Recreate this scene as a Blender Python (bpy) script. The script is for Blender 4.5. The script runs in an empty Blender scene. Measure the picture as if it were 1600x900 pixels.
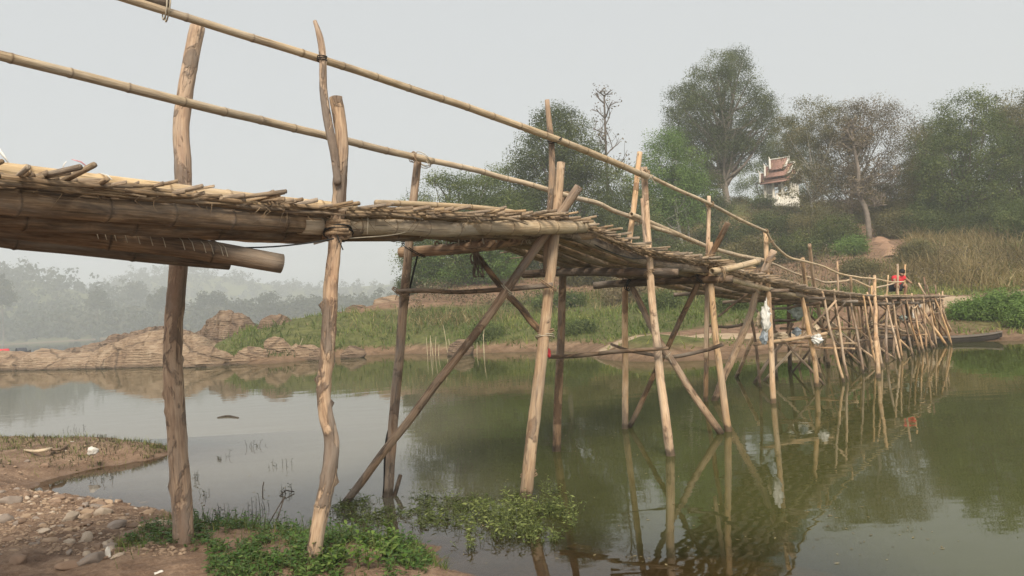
import bpy, math, random
import numpy as np
from mathutils import Vector, Matrix, noise as mnoise

rnd = random.Random(7)
rng = np.random.default_rng(11)
scene = bpy.context.scene
C = scene.collection

# ---------------------------------------------------------------- camera
CAM_H, FPX = 1.70, 1220.0
ROLL = math.radians(3.3)
PITCH = math.radians(1.73)
_c, _s = math.cos(ROLL), math.sin(ROLL)
R0 = Vector((1, 0, 0))
F0 = Vector((0, math.cos(PITCH), math.sin(PITCH)))
U0 = Vector((0, -math.sin(PITCH), math.cos(PITCH)))
cam_d = bpy.data.cameras.new('camera')
cam_d.sensor_fit = 'HORIZONTAL'
cam_d.sensor_width = 36.0
cam_d.lens = 36.0 * FPX / 1600.0
cam_d.clip_start, cam_d.clip_end = 0.05, 3000
cam = bpy.data.objects.new('camera', cam_d)
C.objects.link(cam)
_x = R0 * _c - U0 * _s
_y = R0 * _s + U0 * _c
_z = -F0
cam.matrix_world = Matrix(((_x.x, _y.x, _z.x, 0), (_x.y, _y.y, _z.y, 0), (_x.z, _y.z, _z.z, CAM_H), (0, 0, 0, 1)))
scene.camera = cam

# ---------------------------------------------------------------- sky, sun, exposure
SUN_EL, SUN_AZ = math.radians(44), math.radians(176)   # azimuth from +Y towards +X: behind the viewer
world = bpy.data.worlds.new('World')
scene.world = world
world.use_nodes = True
wn, wl = world.node_tree.nodes, world.node_tree.links
wn.clear()
w_out = wn.new('ShaderNodeOutputWorld')
w_bg = wn.new('ShaderNodeBackground')
w_sky = wn.new('ShaderNodeTexSky')
w_sky.sky_type = 'NISHITA'
w_sky.sun_disc = False
w_sky.sun_elevation = SUN_EL
w_sky.sun_rotation = SUN_AZ
w_sky.dust_density = 6.0
w_sky.air_density = 1.0
w_bw = wn.new('ShaderNodeRGBToBW')
w_mix = wn.new('ShaderNodeMix'); w_mix.data_type = 'RGBA'
w_mix.inputs[0].default_value = 0.88
wl.new(w_sky.outputs[0], w_mix.inputs[6])
wl.new(w_sky.outputs[0], w_bw.inputs[0])
wl.new(w_bw.outputs[0], w_mix.inputs[7])
w_even = wn.new('ShaderNodeMix'); w_even.data_type = 'RGBA'     # smoke veil evens the sky out
w_even.inputs[0].default_value = 0.72
w_even.inputs[7].default_value = (6.45, 6.7, 6.85, 1)
wl.new(w_mix.outputs[2], w_even.inputs[6])
wl.new(w_even.outputs[2], w_bg.inputs[0])
w_bg.inputs[1].default_value = 0.079
wl.new(w_bg.outputs[0], w_out.inputs[0])

sun_d = bpy.data.lights.new('sun', 'SUN')
sun_d.energy = 2.8
sun_d.angle = math.radians(20)
sun_d.color = (1.0, 0.90, 0.74)
sun = bpy.data.objects.new('sun', sun_d)
C.objects.link(sun)
_sd = Vector((math.sin(SUN_AZ) * math.cos(SUN_EL), math.cos(SUN_AZ) * math.cos(SUN_EL), math.sin(SUN_EL)))
sun.rotation_euler = _sd.to_track_quat('Z', 'Y').to_euler()

vs = scene.view_settings
vs.view_transform = 'Standard'
vs.look = 'None'
vs.exposure = 0.70
vs.gamma = 1.0
vs.use_curve_mapping = False
cy = scene.cycles
cy.use_denoising = True
cy.denoiser = 'OPENIMAGEDENOISE'
cy.max_bounces = 8
cy.diffuse_bounces = 3
cy.glossy_bounces = 3
cy.transmission_bounces = 4
cy.transparent_max_bounces = 12
cy.volume_bounces = 1
cy.use_adaptive_sampling = True
cy.adaptive_threshold = 0.015

# ---------------------------------------------------------------- measuring helpers
def ray(px, py):
    dx, dy = (px - 800) / FPX, (450 - py) / FPX
    a, b = dx * _c + dy * _s, -dx * _s + dy * _c
    return F0 + R0 * a + U0 * b

def at(px, py, Y):
    d = ray(px, py)
    return Vector((0, 0, CAM_H)) + d * (Y / d.y)

def onz(px, py, z=0.0):
    d = ray(px, py)
    return Vector((0, 0, CAM_H)) + d * ((z - CAM_H) / d.z)

def interp(x, pts):
    xs, ys = [p[0] for p in pts], [p[1] for p in pts]
    return float(np.interp(x, xs, ys))

def smooth(e0, e1, x):
    t = np.clip((x - e0) / (e1 - e0), 0, 1)
    return t * t * (3 - 2 * t)

# ---------------------------------------------------------------- materials
def new_mat(name):
    m = bpy.data.materials.new(name)
    m.use_nodes = True
    nt = m.node_tree
    nt.nodes.clear()
    out = nt.nodes.new('ShaderNodeOutputMaterial')
    return m, nt, out

class NT:
    def __init__(self, nt): self.nt = nt
    def n(self, t, **kw):
        x = self.nt.nodes.new(t)
        for k, v in kw.items(): setattr(x, k, v)
        return x
    def l(self, a, b): self.nt.links.new(a, b)
    def noise(self, vec, scale, detail=4, rough=0.55, dist=0.0):
        x = self.n('ShaderNodeTexNoise')
        x.inputs['Scale'].default_value = scale
        x.inputs['Detail'].default_value = detail
        x.inputs['Roughness'].default_value = rough
        x.inputs['Distortion'].default_value = dist
        if vec is not None: self.l(vec, x.inputs['Vector'])
        return x.outputs['Fac']
    def scale(self, vec, s, loc=None):
        x = self.n('ShaderNodeMapping')
        x.inputs['Scale'].default_value = s
        self.l(vec, x.inputs['Vector'])
        if loc is not None: self.l(loc, x.inputs['Location'])
        return x.outputs[0]
    def ramp(self, fac, stops):
        x = self.n('ShaderNodeValToRGB')
        el = x.color_ramp.elements
        while len(el) > 1: el.remove(el[-1])
        el[0].position, el[0].color = stops[0][0], (*stops[0][1], 1)
        for p, c in stops[1:]:
            e = el.new(p); e.color = (*c, 1)
        self.l(fac, x.inputs[0])
        return x.outputs[0]
    def framp(self, fac, a, b, va=0.0, vb=1.0):
        x = self.n('ShaderNodeMapRange')
        x.inputs[1].default_value, x.inputs[2].default_value = a, b
        x.inputs[3].default_value, x.inputs[4].default_value = va, vb
        self.l(fac, x.inputs[0])
        return x.outputs[0]
    def mix(self, fac, a, b, mode='MIX'):
        x = self.n('ShaderNodeMix', data_type='RGBA', blend_type=mode)
        for v, i in ((fac, 0), (a, 6), (b, 7)):
            if isinstance(v, (int, float)): x.inputs[i].default_value = v
            elif isinstance(v, tuple): x.inputs[i].default_value = (*v, 1)
            else: self.l(v, x.inputs[i])
        return x.outputs[2]
    def math(self, op, a, b=None):
        x = self.n('ShaderNodeMath', operation=op)
        for v, i in ((a, 0), (b, 1)):
            if v is None: continue
            if isinstance(v, (int, float)): x.inputs[i].default_value = v
            else: self.l(v, x.inputs[i])
        return x.outputs[0]
    def attr(self, name):
        x = self.n('ShaderNodeAttribute'); x.attribute_name = name
        return x
    def bump(self, h, strength, dist):
        x = self.n('ShaderNodeBump')
        x.inputs['Strength'].default_value = strength
        x.inputs['Distance'].default_value = dist
        self.l(h, x.inputs['Height'])
        return x.outputs[0]
    def bsdf(self, col, rough=0.8, normal=None, spec=0.3):
        x = self.n('ShaderNodeBsdfPrincipled')
        if isinstance(col, tuple): x.inputs['Base Color'].default_value = (*col, 1)
        else: self.l(col, x.inputs['Base Color'])
        if isinstance(rough, (int, float)): x.inputs['Roughness'].default_value = rough
        else: self.l(rough, x.inputs['Roughness'])
        x.inputs['Specular IOR Level'].default_value = spec
        if normal is not None: self.l(normal, x.inputs['Normal'])
        return x.outputs[0]

def wood_mat(name, base, light, dark, bark=None, bark_amt=0.5, wet=True, grain=1.0, node_dark=None, stain=None):
    """pole wood in straightened pole space (tc), with grain, blotches, bark remains, wet foot"""
    m, nt, out = new_mat(name)
    g = NT(nt)
    tc = g.attr('tc').outputs['Vector']
    oi = g.n('ShaderNodeObjectInfo')
    cmb = g.n('ShaderNodeCombineXYZ')
    g.l(g.math('MULTIPLY', oi.outputs['Random'], 37.0), cmb.inputs[0]); g.l(g.math('MULTIPLY', oi.outputs['Random'], 91.0), cmb.inputs[2])
    v1 = g.scale(tc, (1, 1, 0.06), cmb.outputs[0])
    v2 = g.scale(tc, (1, 1, 0.45), cmb.outputs[0])
    fine = g.noise(v1, 90 * grain, 5, 0.6)
    blot = g.noise(v2, 9, 5, 0.6, 0.4)
    col = g.ramp(g.math('ADD', g.math('MULTIPLY', fine, 0.55), g.math('MULTIPLY', blot, 0.45)), [(0.37, dark), (0.5, base), (0.62, light)])
    h = fine
    if bark:
        bn = g.noise(v2, 6.5, 6, 0.62, 0.6)
        bm = g.math('MULTIPLY', g.framp(bn, 0.585 - bark_amt * 0.22, 0.63 - bark_amt * 0.22), 0.9)
        bc = g.ramp(g.noise(v2, 55, 4, 0.7), [(0.3, tuple(x * 0.6 for x in bark)), (0.7, bark)])
        col = g.mix(bm, col, bc)
        h = g.math('ADD', g.math('MULTIPLY', fine, 0.5), g.math('MULTIPLY', bm, 1.6))
    crk = g.framp(g.noise(g.scale(tc, (1, 1, 0.035), cmb.outputs[0]), 70, 2, 0.5), 0.36, 0.30, 0, 0.7)
    col = g.mix(crk, col, tuple(x * 0.35 for x in dark))
    if bark:
        vo = g.n('ShaderNodeTexVoronoi'); vo.inputs['Scale'].default_value = 5.5; vo.inputs['Randomness'].default_value = 1.0
        g.l(g.scale(tc, (1.6, 1.6, 0.8), cmb.outputs[0]), vo.inputs['Vector'])
        wob_ = g.math('ADD', vo.outputs['Distance'], g.math('MULTIPLY', g.noise(tc, 60, 2), 0.10))
        col = g.mix(g.framp(wob_, 0.17, 0.11, 0, 0.85), col, tuple(x * 0.45 for x in dark))
        col = g.mix(g.framp(g.noise(g.scale(tc, (1, 1, 0.3), cmb.outputs[0]), 3.0, 3, 0.6), 0.5, 0.75, 0, 0.45), col, (base[0] * 0.95, base[1] * 0.68, base[2] * 0.55))
        h = g.math('SUBTRACT', h, crk)
    if node_dark:
        nd = g.attr('nd').outputs['Fac']
        col = g.mix(g.framp(nd, 0.15, 0.9, 0, 0.85), col, node_dark)
    if stain:
        sn = g.noise(g.scale(tc, (1, 1, 0.25), cmb.outputs[0]), 14, 5, 0.65, 0.5)
        col = g.mix(g.framp(sn, 0.48, 0.68, 0, 0.85), col, stain)
    col = g.mix(g.framp(g.noise(g.scale(tc, (1, 1, 0.2), cmb.outputs[0]), 5.0, 5, 0.7), 0.45, 0.66, 0, 0.62), col, (0.29, 0.25, 0.208))     # greyed by weather
    # each pole its own tone
    hsv = g.n('ShaderNodeHueSaturation')
    g.l(col, hsv.inputs['Color'])
    g.l(g.framp(oi.outputs['Random'], 0, 1, 0.88, 1.25), hsv.inputs['Value'])
    rr = g.math('FRACT', g.math('MULTIPLY', oi.outputs['Random'], 7.31))
    g.l(g.framp(rr, 0, 1, 0.85, 1.12), hsv.inputs['Saturation'])
    col = hsv.outputs[0]
    rough = 0.75
    if wet:
        geo = g.n('ShaderNodeNewGeometry')
        sep = g.n('ShaderNodeSeparateXYZ'); g.l(geo.outputs['Position'], sep.inputs[0])
        wz = g.math('ADD', sep.outputs[2], g.math('MULTIPLY', g.noise(g.scale(tc, (1, 1, 0.3)), 30), -0.12))
        wf = g.math('MAXIMUM', g.framp(wz, 0.0, 0.06, 0.85, 0.0), g.framp(wz, 0.02, 0.32, 0.4, 0.0))
        col = g.mix(wf, col, (0.035, 0.026, 0.018))
    nrm = g.bump(h, 0.8, 0.008)
    g.l(g.bsdf(col, rough, nrm, 0.25), out.inputs[0])
    return m

def leaf_mat(name, c1, c2, c3=None, trans=0.35, rough=0.55):
    m, nt, out = new_mat(name)
    g = NT(nt)
    var = g.attr('var').outputs['Fac']
    col = g.ramp(var, [(0.0, c1), (0.6, c2), (1.0, c3 or c2)])
    p = g.bsdf(col, rough, None, 0.25)
    t = g.n('ShaderNodeBsdfTranslucent')
    g.l(g.mix(1.0, col, (1.15, 1.2, 0.6), 'MULTIPLY'), t.inputs[0])
    mx = g.n('ShaderNodeMixShader'); mx.inputs[0].default_value = trans
    g.l(p, mx.inputs[1]); g.l(t.outputs[0], mx.inputs[2])
    g.l(mx.outputs[0], out.inputs[0])
    return m

def plain_mat(name, col, rough=0.7, var=0.2, scale=12, bump=0.0, spec=0.3):
    m, nt, out = new_mat(name)
    g = NT(nt)
    tex = g.n('ShaderNodeTexCoord').outputs['Object']
    n = g.noise(tex, scale, 5, 0.6)
    c = g.ramp(n, [(0.3, tuple(x * (1 - var) for x in col)), (0.7, tuple(min(1, x * (1 + var)) for x in col))])
    nr = g.bump(n, 0.6, bump) if bump else None
    g.l(g.bsdf(c, rough, nr, spec), out.inputs[0])
    return m

M = {}
M['log'] = wood_mat('log_wood', (0.40, 0.255, 0.150), (0.52, 0.36, 0.225), (0.24, 0.145, 0.085), bark=(0.20, 0.135, 0.09), bark_amt=0.22)
M['log_bark'] = wood_mat('barky_wood', (0.40, 0.265, 0.165), (0.52, 0.37, 0.24), (0.20, 0.125, 0.078), bark=(0.17, 0.122, 0.09), bark_amt=0.5)
M['pole'] = wood_mat('peeled_pole', (0.52, 0.345, 0.20), (0.62, 0.45, 0.285), (0.33, 0.20, 0.11), bark=(0.28, 0.17, 0.10), bark_amt=0.10)
M['brace'] = wood_mat('brown_pole', (0.27, 0.170, 0.098), (0.36, 0.24, 0.145), (0.12, 0.072, 0.043), bark=(0.15, 0.092, 0.056), bark_amt=0.3)
M['dark_pole'] = wood_mat('dark_pole', (0.15, 0.095, 0.058), (0.23, 0.155, 0.098), (0.06, 0.04, 0.026), bark=(0.08, 0.054, 0.036), bark_amt=0.4)
M['bamboo'] = wood_mat('bamboo', (0.50, 0.375, 0.235), (0.61, 0.48, 0.325), (0.33, 0.23, 0.14), wet=False, node_dark=(0.17, 0.11, 0.06))
M['bamboo_old_shaded'] = wood_mat('old_shaded_bamboo', (0.225, 0.15, 0.092), (0.35, 0.245, 0.15), (0.095, 0.06, 0.037), wet=False, node_dark=(0.07, 0.046, 0.03), stain=(0.05, 0.034, 0.024))  # left beams and underside: soot and stain, plus shade put into the colour
M['bamboo_dark'] = wood_mat('dark_bamboo', (0.15, 0.098, 0.062), (0.235, 0.16, 0.10), (0.065, 0.042, 0.027), wet=False, node_dark=(0.04, 0.027, 0.018), stain=(0.035, 0.025, 0.018))  # darker copy for culms hung below; colour holds their shade too
M['slat'] = wood_mat('slat_wood', (0.30, 0.21, 0.13), (0.46, 0.34, 0.215), (0.11, 0.072, 0.046), wet=False, stain=(0.075, 0.053, 0.038), grain=2)
M['tie'] = plain_mat('bast_tie', (0.28, 0.19, 0.115), 0.8, 0.4, 60, 0.002)
M['cord'] = plain_mat('black_cord', (0.02, 0.02, 0.02), 0.6, 0.3)
M['strand'] = plain_mat('pale_strand', (0.42, 0.36, 0.27), 0.6, 0.2)
M['pink_tape'] = plain_mat('pink_tape', (0.55, 0.28, 0.30), 0.5, 0.3, 40)
M['white_tape'] = plain_mat('white_tape', (0.72, 0.70, 0.66), 0.4, 0.1, 30)

# ---------------------------------------------------------------- mesh helpers
def prop(o, label=None, cat=None, group=None, kind=None):
    if label: o['label'] = label
    if cat: o['category'] = cat
    if group: o['group'] = group
    if kind: o['kind'] = kind
    return o

def empty(name, loc=(0, 0, 0), label=None, cat=None, group=None):
    o = bpy.data.objects.new(name, None)
    o.location = loc
    o.empty_display_size = 0.2
    C.objects.link(o)
    return prop(o, label, cat, group)

def mesh_np(name, V, F4=None, F3=None, mats=(), attrs=None, smooth_faces=True, midx=None):
    me = bpy.data.meshes.new(name)
    V = np.asarray(V, dtype=np.float32).reshape(-1, 3)
    F4 = np.asarray(F4 if F4 is not None else [], dtype=np.int32).reshape(-1, 4)
    F3 = np.asarray(F3 if F3 is not None else [], dtype=np.int32).reshape(-1, 3)
    nl = F4.size + F3.size
    nf = len(F4) + len(F3)
    me.vertices.add(len(V)); me.vertices.foreach_set('co', V.ravel())
    me.loops.add(nl); me.polygons.add(nf)
    me.loops.foreach_set('vertex_index', np.concatenate([F4.ravel(), F3.ravel()]))
    st = np.concatenate([np.arange(len(F4)) * 4, F4.size + np.arange(len(F3)) * 3]).astype(np.int32)
    me.polygons.foreach_set('loop_start', st)
    if smooth_faces:
        me.polygons.foreach_set('use_smooth', np.ones(nf, dtype=bool))
    if midx is not None:
        me.polygons.foreach_set('material_index', np.asarray(midx, dtype=np.int32))
    me.update(calc_edges=True)
    me.validate()
    for k, a in (attrs or {}).items():
        a = np.asarray(a, dtype=np.float32)
        if a.ndim == 2:
            at_ = me.attributes.new(k, 'FLOAT_VECTOR', 'POINT'); at_.data.foreach_set('vector', a.ravel())
        else:
            at_ = me.attributes.new(k, 'FLOAT', 'POINT'); at_.data.foreach_set('value', a)
    for m in mats: me.materials.append(m)
    return me

def link(name, me, parent=None, loc=None):
    o = bpy.data.objects.new(name, me)
    C.objects.link(o)
    if parent is not None: o.parent = parent
    if loc is not None: o.location = loc
    return o

def catmull(P, n):
    P = [np.array(p, float) for p in P]
    if len(P) == 2:
        return [P[0] + (P[1] - P[0]) * t for t in np.linspace(0, 1, n)]
    Q = [2 * P[0] - P[1]] + P + [2 * P[-1] - P[-2]]
    L = [0]
    for i in range(1, len(P)): L.append(L[-1] + np.linalg.norm(P[i] - P[i - 1]))
    out = []
    for s in np.linspace(0, L[-1], n):
        i = min(max(int(np.searchsorted(L, s, 'right')) - 1, 0), len(P) - 2)
        t = (s - L[i]) / max(1e-9, L[i + 1] - L[i])
        a, b, c, d = Q[i], Q[i + 1], Q[i + 2], Q[i + 3]
        out.append(0.5 * (2 * b + (c - a) * t + (2 * a - 5 * b + 4 * c - d) * t * t + (-a + 3 * b - 3 * c + d) * t ** 3))
    return out

class MB:
    """collects tubes and shapes into one mesh with pole-space coordinates"""
    def __init__(self):
        self.V, self.F4, self.F3, self.tc, self.nd, self.var = [], [], [], [], [], []
        self.n = 0
    def add(self, V, F4=(), F3=(), tc=None, nd=None, var=None):
        V = np.asarray(V, float).reshape(-1, 3)
        self.V.append(V)
        if len(F4): self.F4.append(np.asarray(F4, int).reshape(-1, 4) + self.n)
        if len(F3): self.F3.append(np.asarray(F3, int).reshape(-1, 3) + self.n)
        self.tc.append(V if tc is None else np.asarray(tc, float))
        self.nd.append(np.zeros(len(V)) if nd is None else np.asarray(nd, float))
        self.var.append(np.zeros(len(V)) if var is None else np.asarray(var, float))
        self.n += len(V)
        return self
    def tube(self, P, R, sides=12, seg=None, step=0.07, rough=0.0, wob=0.0, nodes=None, oval=1.0, seed=0, hollow=False, knots=(), taper_end=False, node_amt=0.10):
        """P points, R radii (same length or scalar); nodes: spacing of bamboo rings"""
        P = [np.array(p, float) for p in P]
        if np.isscalar(R): R = [R] * len(P)
        L = sum(np.linalg.norm(P[i + 1] - P[i]) for i in range(len(P) - 1))
        n = seg or max(3, int(L / step) + 1)
        ss = np.linspace(0, L, n)
        cl = [0]
        for i in range(1, len(P)): cl.append(cl[-1] + np.linalg.norm(P[i] - P[i - 1]))
        ringpos = []
        if nodes:
            x = nodes * (0.3 + 0.5 * ((seed * 0.37) % 1))
            while x < L:
                ringpos.append(x); x += nodes * (0.9 + 0.25 * ((seed * 1.7 + x * 3.3) % 1))
            extra = []
            for r_ in ringpos: extra += [r_ - 0.018, r_ - 0.006, r_, r_ + 0.006, r_ + 0.018]
            ss = np.array(sorted(set(np.clip(np.concatenate([ss, extra]), 0, L).round(4))))
            n = len(ss)
        # resample curve at arc positions ss
        dense = np.array(catmull(P, max(30, 8 * len(P))))
        dl = np.concatenate([[0], np.cumsum(np.linalg.norm(np.diff(dense, axis=0), axis=1))])
        q = ss / L * dl[-1]
        pts = np.stack([np.interp(q, dl, dense[:, k]) for k in range(3)], 1)
        rad = np.interp(ss / L * cl[-1], cl, R)
        if wob:
            for i in range(n):
                v = Vector((ss[i] * 1.7, seed * 3.1, 0.5))
                pts[i] += np.array(mnoise.noise_vector(v)) * wob
        nd = np.zeros(n)
        for r_ in ringpos:
            d = np.abs(ss - r_)
            rad = rad * (1 + node_amt * np.exp(-(d / 0.010) ** 2))
            nd = np.maximum(nd, np.exp(-(d / 0.007) ** 2))
        T = np.gradient(pts, axis=0)
        T /= np.linalg.norm(T, axis=1)[:, None] + 1e-12
        ref = np.array((0.0, 0, 1)) if abs(T[0][2]) < 0.8 else np.array((1.0, 0, 0))
        A = np.zeros_like(T)
        a = ref - T[0] * np.dot(ref, T[0]); a /= np.linalg.norm(a)
        for i in range(n):
            a = a - T[i] * np.dot(a, T[i]); a /= np.linalg.norm(a)
            A[i] = a
        B = np.cross(T, A)
        ang = np.arange(sides) * 2 * math.pi / sides
        ca, sa = np.cos(ang), np.sin(ang) * oval
        rr = np.repeat(rad[:, None], sides, 1)
        if rough:
            for i in range(n):
                for j in range(sides):
                    v = Vector((ca[j] * 1.5 + seed, sa[j] * 1.5, ss[i] * 5.5))
                    rr[i, j] *= 1 + rough * (mnoise.noise(v) + 0.6 * mnoise.noise(v * 3.1) - 0.35 * abs(mnoise.noise(Vector((v.x * 3.3, v.y * 3.3, v.z * 0.6)))))
        for (s_, th, amt) in knots:
            d2 = ((ss[:, None] - s_ * L) / 0.022) ** 2 + (((ang[None, :] - th + math.pi) % (2 * math.pi) - math.pi) / 0.42) ** 2
            rr *= 1 + amt * np.exp(-d2)
        V = pts[:, None, :] + A[:, None, :] * (rr * ca)[:, :, None] + B[:, None, :] * (rr * sa)[:, :, None]
        tc = np.stack([rr * ca + seed * 0.731, rr * sa, np.repeat(ss[:, None], sides, 1)], 2)
        i0 = np.arange(n - 1)[:, None] * sides
        j = np.arange(sides)[None, :]
        j1 = (j + 1) % sides
        F = np.stack([i0 + j, i0 + j1, i0 + sides + j1, i0 + sides + j], 2).reshape(-1, 4)
        V, tc = V.reshape(-1, 3), tc.reshape(-1, 3)
        ndv = np.repeat(nd, sides)
        F3 = []
        base = len(V)
        if hollow:     # open culm end: inner wall running back from both ends
            addV, addT, addN = [], [], []
            for e, dr in ((0, 1), (n - 1, -1)):
                ring = V[e * sides:(e + 1) * sides]
                cen = pts[e]
                inner = cen + (ring - cen) * 0.78
                deep = inner + T[e] * dr * rad[e] * 3
                k = base + len(addV)
                addV += list(inner) + list(deep) + [deep.mean(0)]
                addT += list(tc[e * sides:(e + 1) * sides]) * 2 + [tc[e * sides]]
                addN += [0.2] * sides + [1.0] * sides + [1.0]
                for q_ in range(sides):
                    q1 = (q_ + 1) % sides
                    o0, o1 = e * sides + q_, e * sides + q1
                    F = np.vstack([F, [[o1, o0, k + q_, k + q1] if dr > 0 else [o0, o1, k + q1, k + q_]],
                                   [[k + q1, k + q_, k + sides + q_, k + sides + q1] if dr > 0 else [k + q_, k + q1, k + sides + q1, k + sides + q_]]])
                    F3.append([k + sides + q1, k + sides + q_, k + 2 * sides] if dr > 0 else [k + sides + q_, k + sides + q1, k + 2 * sides])
            V = np.vstack([V, addV]); tc = np.vstack([tc, addT]); ndv = np.concatenate([ndv, addN])
        else:
            c0 = pts[0] - T[0] * rad[0] * 0.12
            c1 = pts[-1] + T[-1] * rad[-1] * 0.12
            V = np.vstack([V, c0, c1]); tc = np.vstack([tc, tc[0], tc[base - 1]])
            ndv = np.concatenate([ndv, [0.25, 0.25]])
            for q_ in range(sides):
                q1 = (q_ + 1) % sides
                F3.append([q1, q_, base]); F3.append([(n - 1) * sides + q_, (n - 1) * sides + q1, base + 1])
        return self.add(V, F, F3, tc, ndv)
    def box(self, c, ax, ay, az):
        c, ax, ay, az = (np.array(v, float) for v in (c, ax, ay, az))
        V = [c + ax * i + ay * j + az * k for i in (-1, 1) for j in (-1, 1) for k in (-1, 1)]
        F = [(0, 1, 3, 2), (4, 6, 7, 5), (0, 4, 5, 1), (2, 3, 7, 6), (0, 2, 6, 4), (1, 5, 7, 3)]
        return self.add(V, F)
    def leaves(self, Cn, A, B, var):
        """rhombus leaves: centres, half-length vectors, half-width vectors"""
        k = len(Cn)
        V = np.stack([Cn - A, Cn + B - A * 0.15, Cn + A, Cn - B - A * 0.15], 1).reshape(-1, 3)
        F = np.arange(4 * k).reshape(-1, 4)
        return self.add(V, F, var=np.repeat(var, 4))
    def build(self, name, mats, parent=None, smooth_faces=True):
        if not isinstance(mats, (list, tuple)): mats = [mats]
        me = mesh_np(name, np.vstack(self.V), np.vstack(self.F4) if self.F4 else None, np.vstack(self.F3) if self.F3 else None,
                     mats, {'tc': np.vstack(self.tc), 'nd': np.concatenate(self.nd), 'var': np.concatenate(self.var)}, smooth_faces)
        return link(name, me, parent)

def unit_vectors(n):
    v = rng.normal(size=(n, 3))
    return v / np.linalg.norm(v, axis=1)[:, None]

def fbm(x, y, z=0.0, sc=1.0, oct_=4):
    return mnoise.fractal(Vector((x * sc, y * sc, z * sc)), 0.9, 2.1, oct_, noise_basis='PERLIN_ORIGINAL')

class Vnoise:
    """fast vectorised 2-D value noise for terrain and masks"""
    def __init__(self, seed): self.g = np.random.default_rng(seed).random((256, 256))
    def __call__(self, x, y):
        x, y = np.asarray(x, float), np.asarray(y, float)
        xi, yi = np.floor(x).astype(int), np.floor(y).astype(int)
        fx, fy = x - xi, y - yi
        fx, fy = fx * fx * (3 - 2 * fx), fy * fy * (3 - 2 * fy)
        G = lambda a, b: self.g[a % 256, b % 256]
        return (G(xi, yi) * (1 - fx) + G(xi + 1, yi) * fx) * (1 - fy) + (G(xi, yi + 1) * (1 - fx) + G(xi + 1, yi + 1) * fx) * fy
    def fbm(self, x, y, oct_=4):
        s, a = 0, 0.5
        for o in range(oct_):
            s = s + a * (self(x * 2 ** o + 17 * o, y * 2 ** o + 5 * o) - 0.5); a *= 0.5
        return s * 2
VN = Vnoise(3)

#====PART2====
# ================================================================ ground, water
# near bank: outline of the dry land (world metres), read off where land meets water
_edge_px = [(-330, 688), (-120, 690), (0, 692), (100, 690), (200, 693), (250, 699), (262, 708), (238, 717), (180, 725), (120, 736),
            (80, 746), (48, 756), (40, 765), (62, 773), (110, 782), (160, 787), (205, 796), (255, 803), (300, 815), (345, 826), (420, 836),
            (500, 845), (580, 850), (640, 860), (675, 876), (705, 890), (750, 905), (800, 930)]
LAND = [tuple(onz(*p)[:2]) for p in _edge_px] + [(0.35, 3.6), (0.9, 2.4), (2.0, 0.6), (3.2, -5.0), (-16, -5.0), (-16, 9.2)]
LAND = np.array(LAND)

def sdf(x, y, poly):
    """signed distance, positive inside"""
    p = np.stack([x, y], -1)
    best = np.full(x.shape, 1e9)
    inside = np.zeros(x.shape, bool)
    for i in range(len(poly)):
        a, b = poly[i], poly[(i + 1) % len(poly)]
        ab = b - a
        t = np.clip(((p - a) @ ab) / (ab @ ab), 0, 1)
        d = np.linalg.norm(p - (a + t[..., None] * ab), axis=-1)
        best = np.minimum(best, d)
        cond = ((a[1] > y) != (b[1] > y)) & (x < (b[0] - a[0]) * (y - a[1]) / (b[1] - a[1] + 1e-12) + a[0])
        inside ^= cond
    return np.where(inside, best, -best)

def near_h(x, y):
    x, y = np.asarray(x, float), np.asarray(y, float)
    d = sdf(x, y, LAND) + 0.07 * VN.fbm(x * 3.1, y * 3.1, 4)
    up = 0.20 * (1 - np.exp(-np.maximum(d, 0) / 0.38)) + 0.03 * np.maximum(d, 0)
    slope = 0.13 + 0.10 * smooth(0.5, 3.0, x) * smooth(4.5, 7.0, y)
    dn = -slope * np.maximum(-d, 0) - 0.03 * np.maximum(-d, 0) ** 2
    dn = dn * (1 - 0.68 * smooth(-0.7, 0.3, x) * smooth(6.6, 5.2, y) * smooth(3.0, 1.8, x))
    h = np.where(d > 0, up, dn)
    h = h + 0.040 * VN.fbm(x * 2.3 + 9, y * 2.3, 5) + 0.026 * smooth(-0.1, 0.1, d) * VN.fbm(x * 11, y * 11, 4) + 0.05 * smooth(0.0, 0.15, d) * smooth(6.6, 7.2, y) * np.abs(VN.fbm(x * 6.3, y * 6.3, 4))
    return np.maximum(h, -1.6)

_gxs, _gys = np.linspace(-16, 9, 626), np.linspace(-5, 13, 451)
_gh = near_h(*np.meshgrid(_gxs, _gys))
def near_zv(x, y):
    """near bank height by table look-up"""
    fx = np.clip((np.asarray(x, float) + 16) / 25 * 625, 0, 624.99); fy = np.clip((np.asarray(y, float) + 5) / 18 * 450, 0, 449.99)
    i, j = fx.astype(int), fy.astype(int); u, v = fx - i, fy - j
    return (_gh[j, i] * (1 - u) + _gh[j, i + 1] * u) * (1 - v) + (_gh[j + 1, i] * (1 - u) + _gh[j + 1, i + 1] * u) * v
def near_z(x, y): return float(near_zv(x, y))

def grid_mesh(name, xs, ys, hf, mats, extra=None):
    X, Y = np.meshgrid(xs, ys)
    Z = hf(X, Y)
    V = np.stack([X, Y, Z], -1).reshape(-1, 3)
    nx, ny = len(xs), len(ys)
    i = (np.arange(ny - 1)[:, None] * nx + np.arange(nx - 1)[None, :]).ravel()
    F = np.stack([i, i + 1, i + nx + 1, i + nx], 1)
    at_ = {k: f(X, Y).ravel() for k, f in (extra or {}).items()}
    return mesh_np(name, V, F, None, mats, at_)

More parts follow.
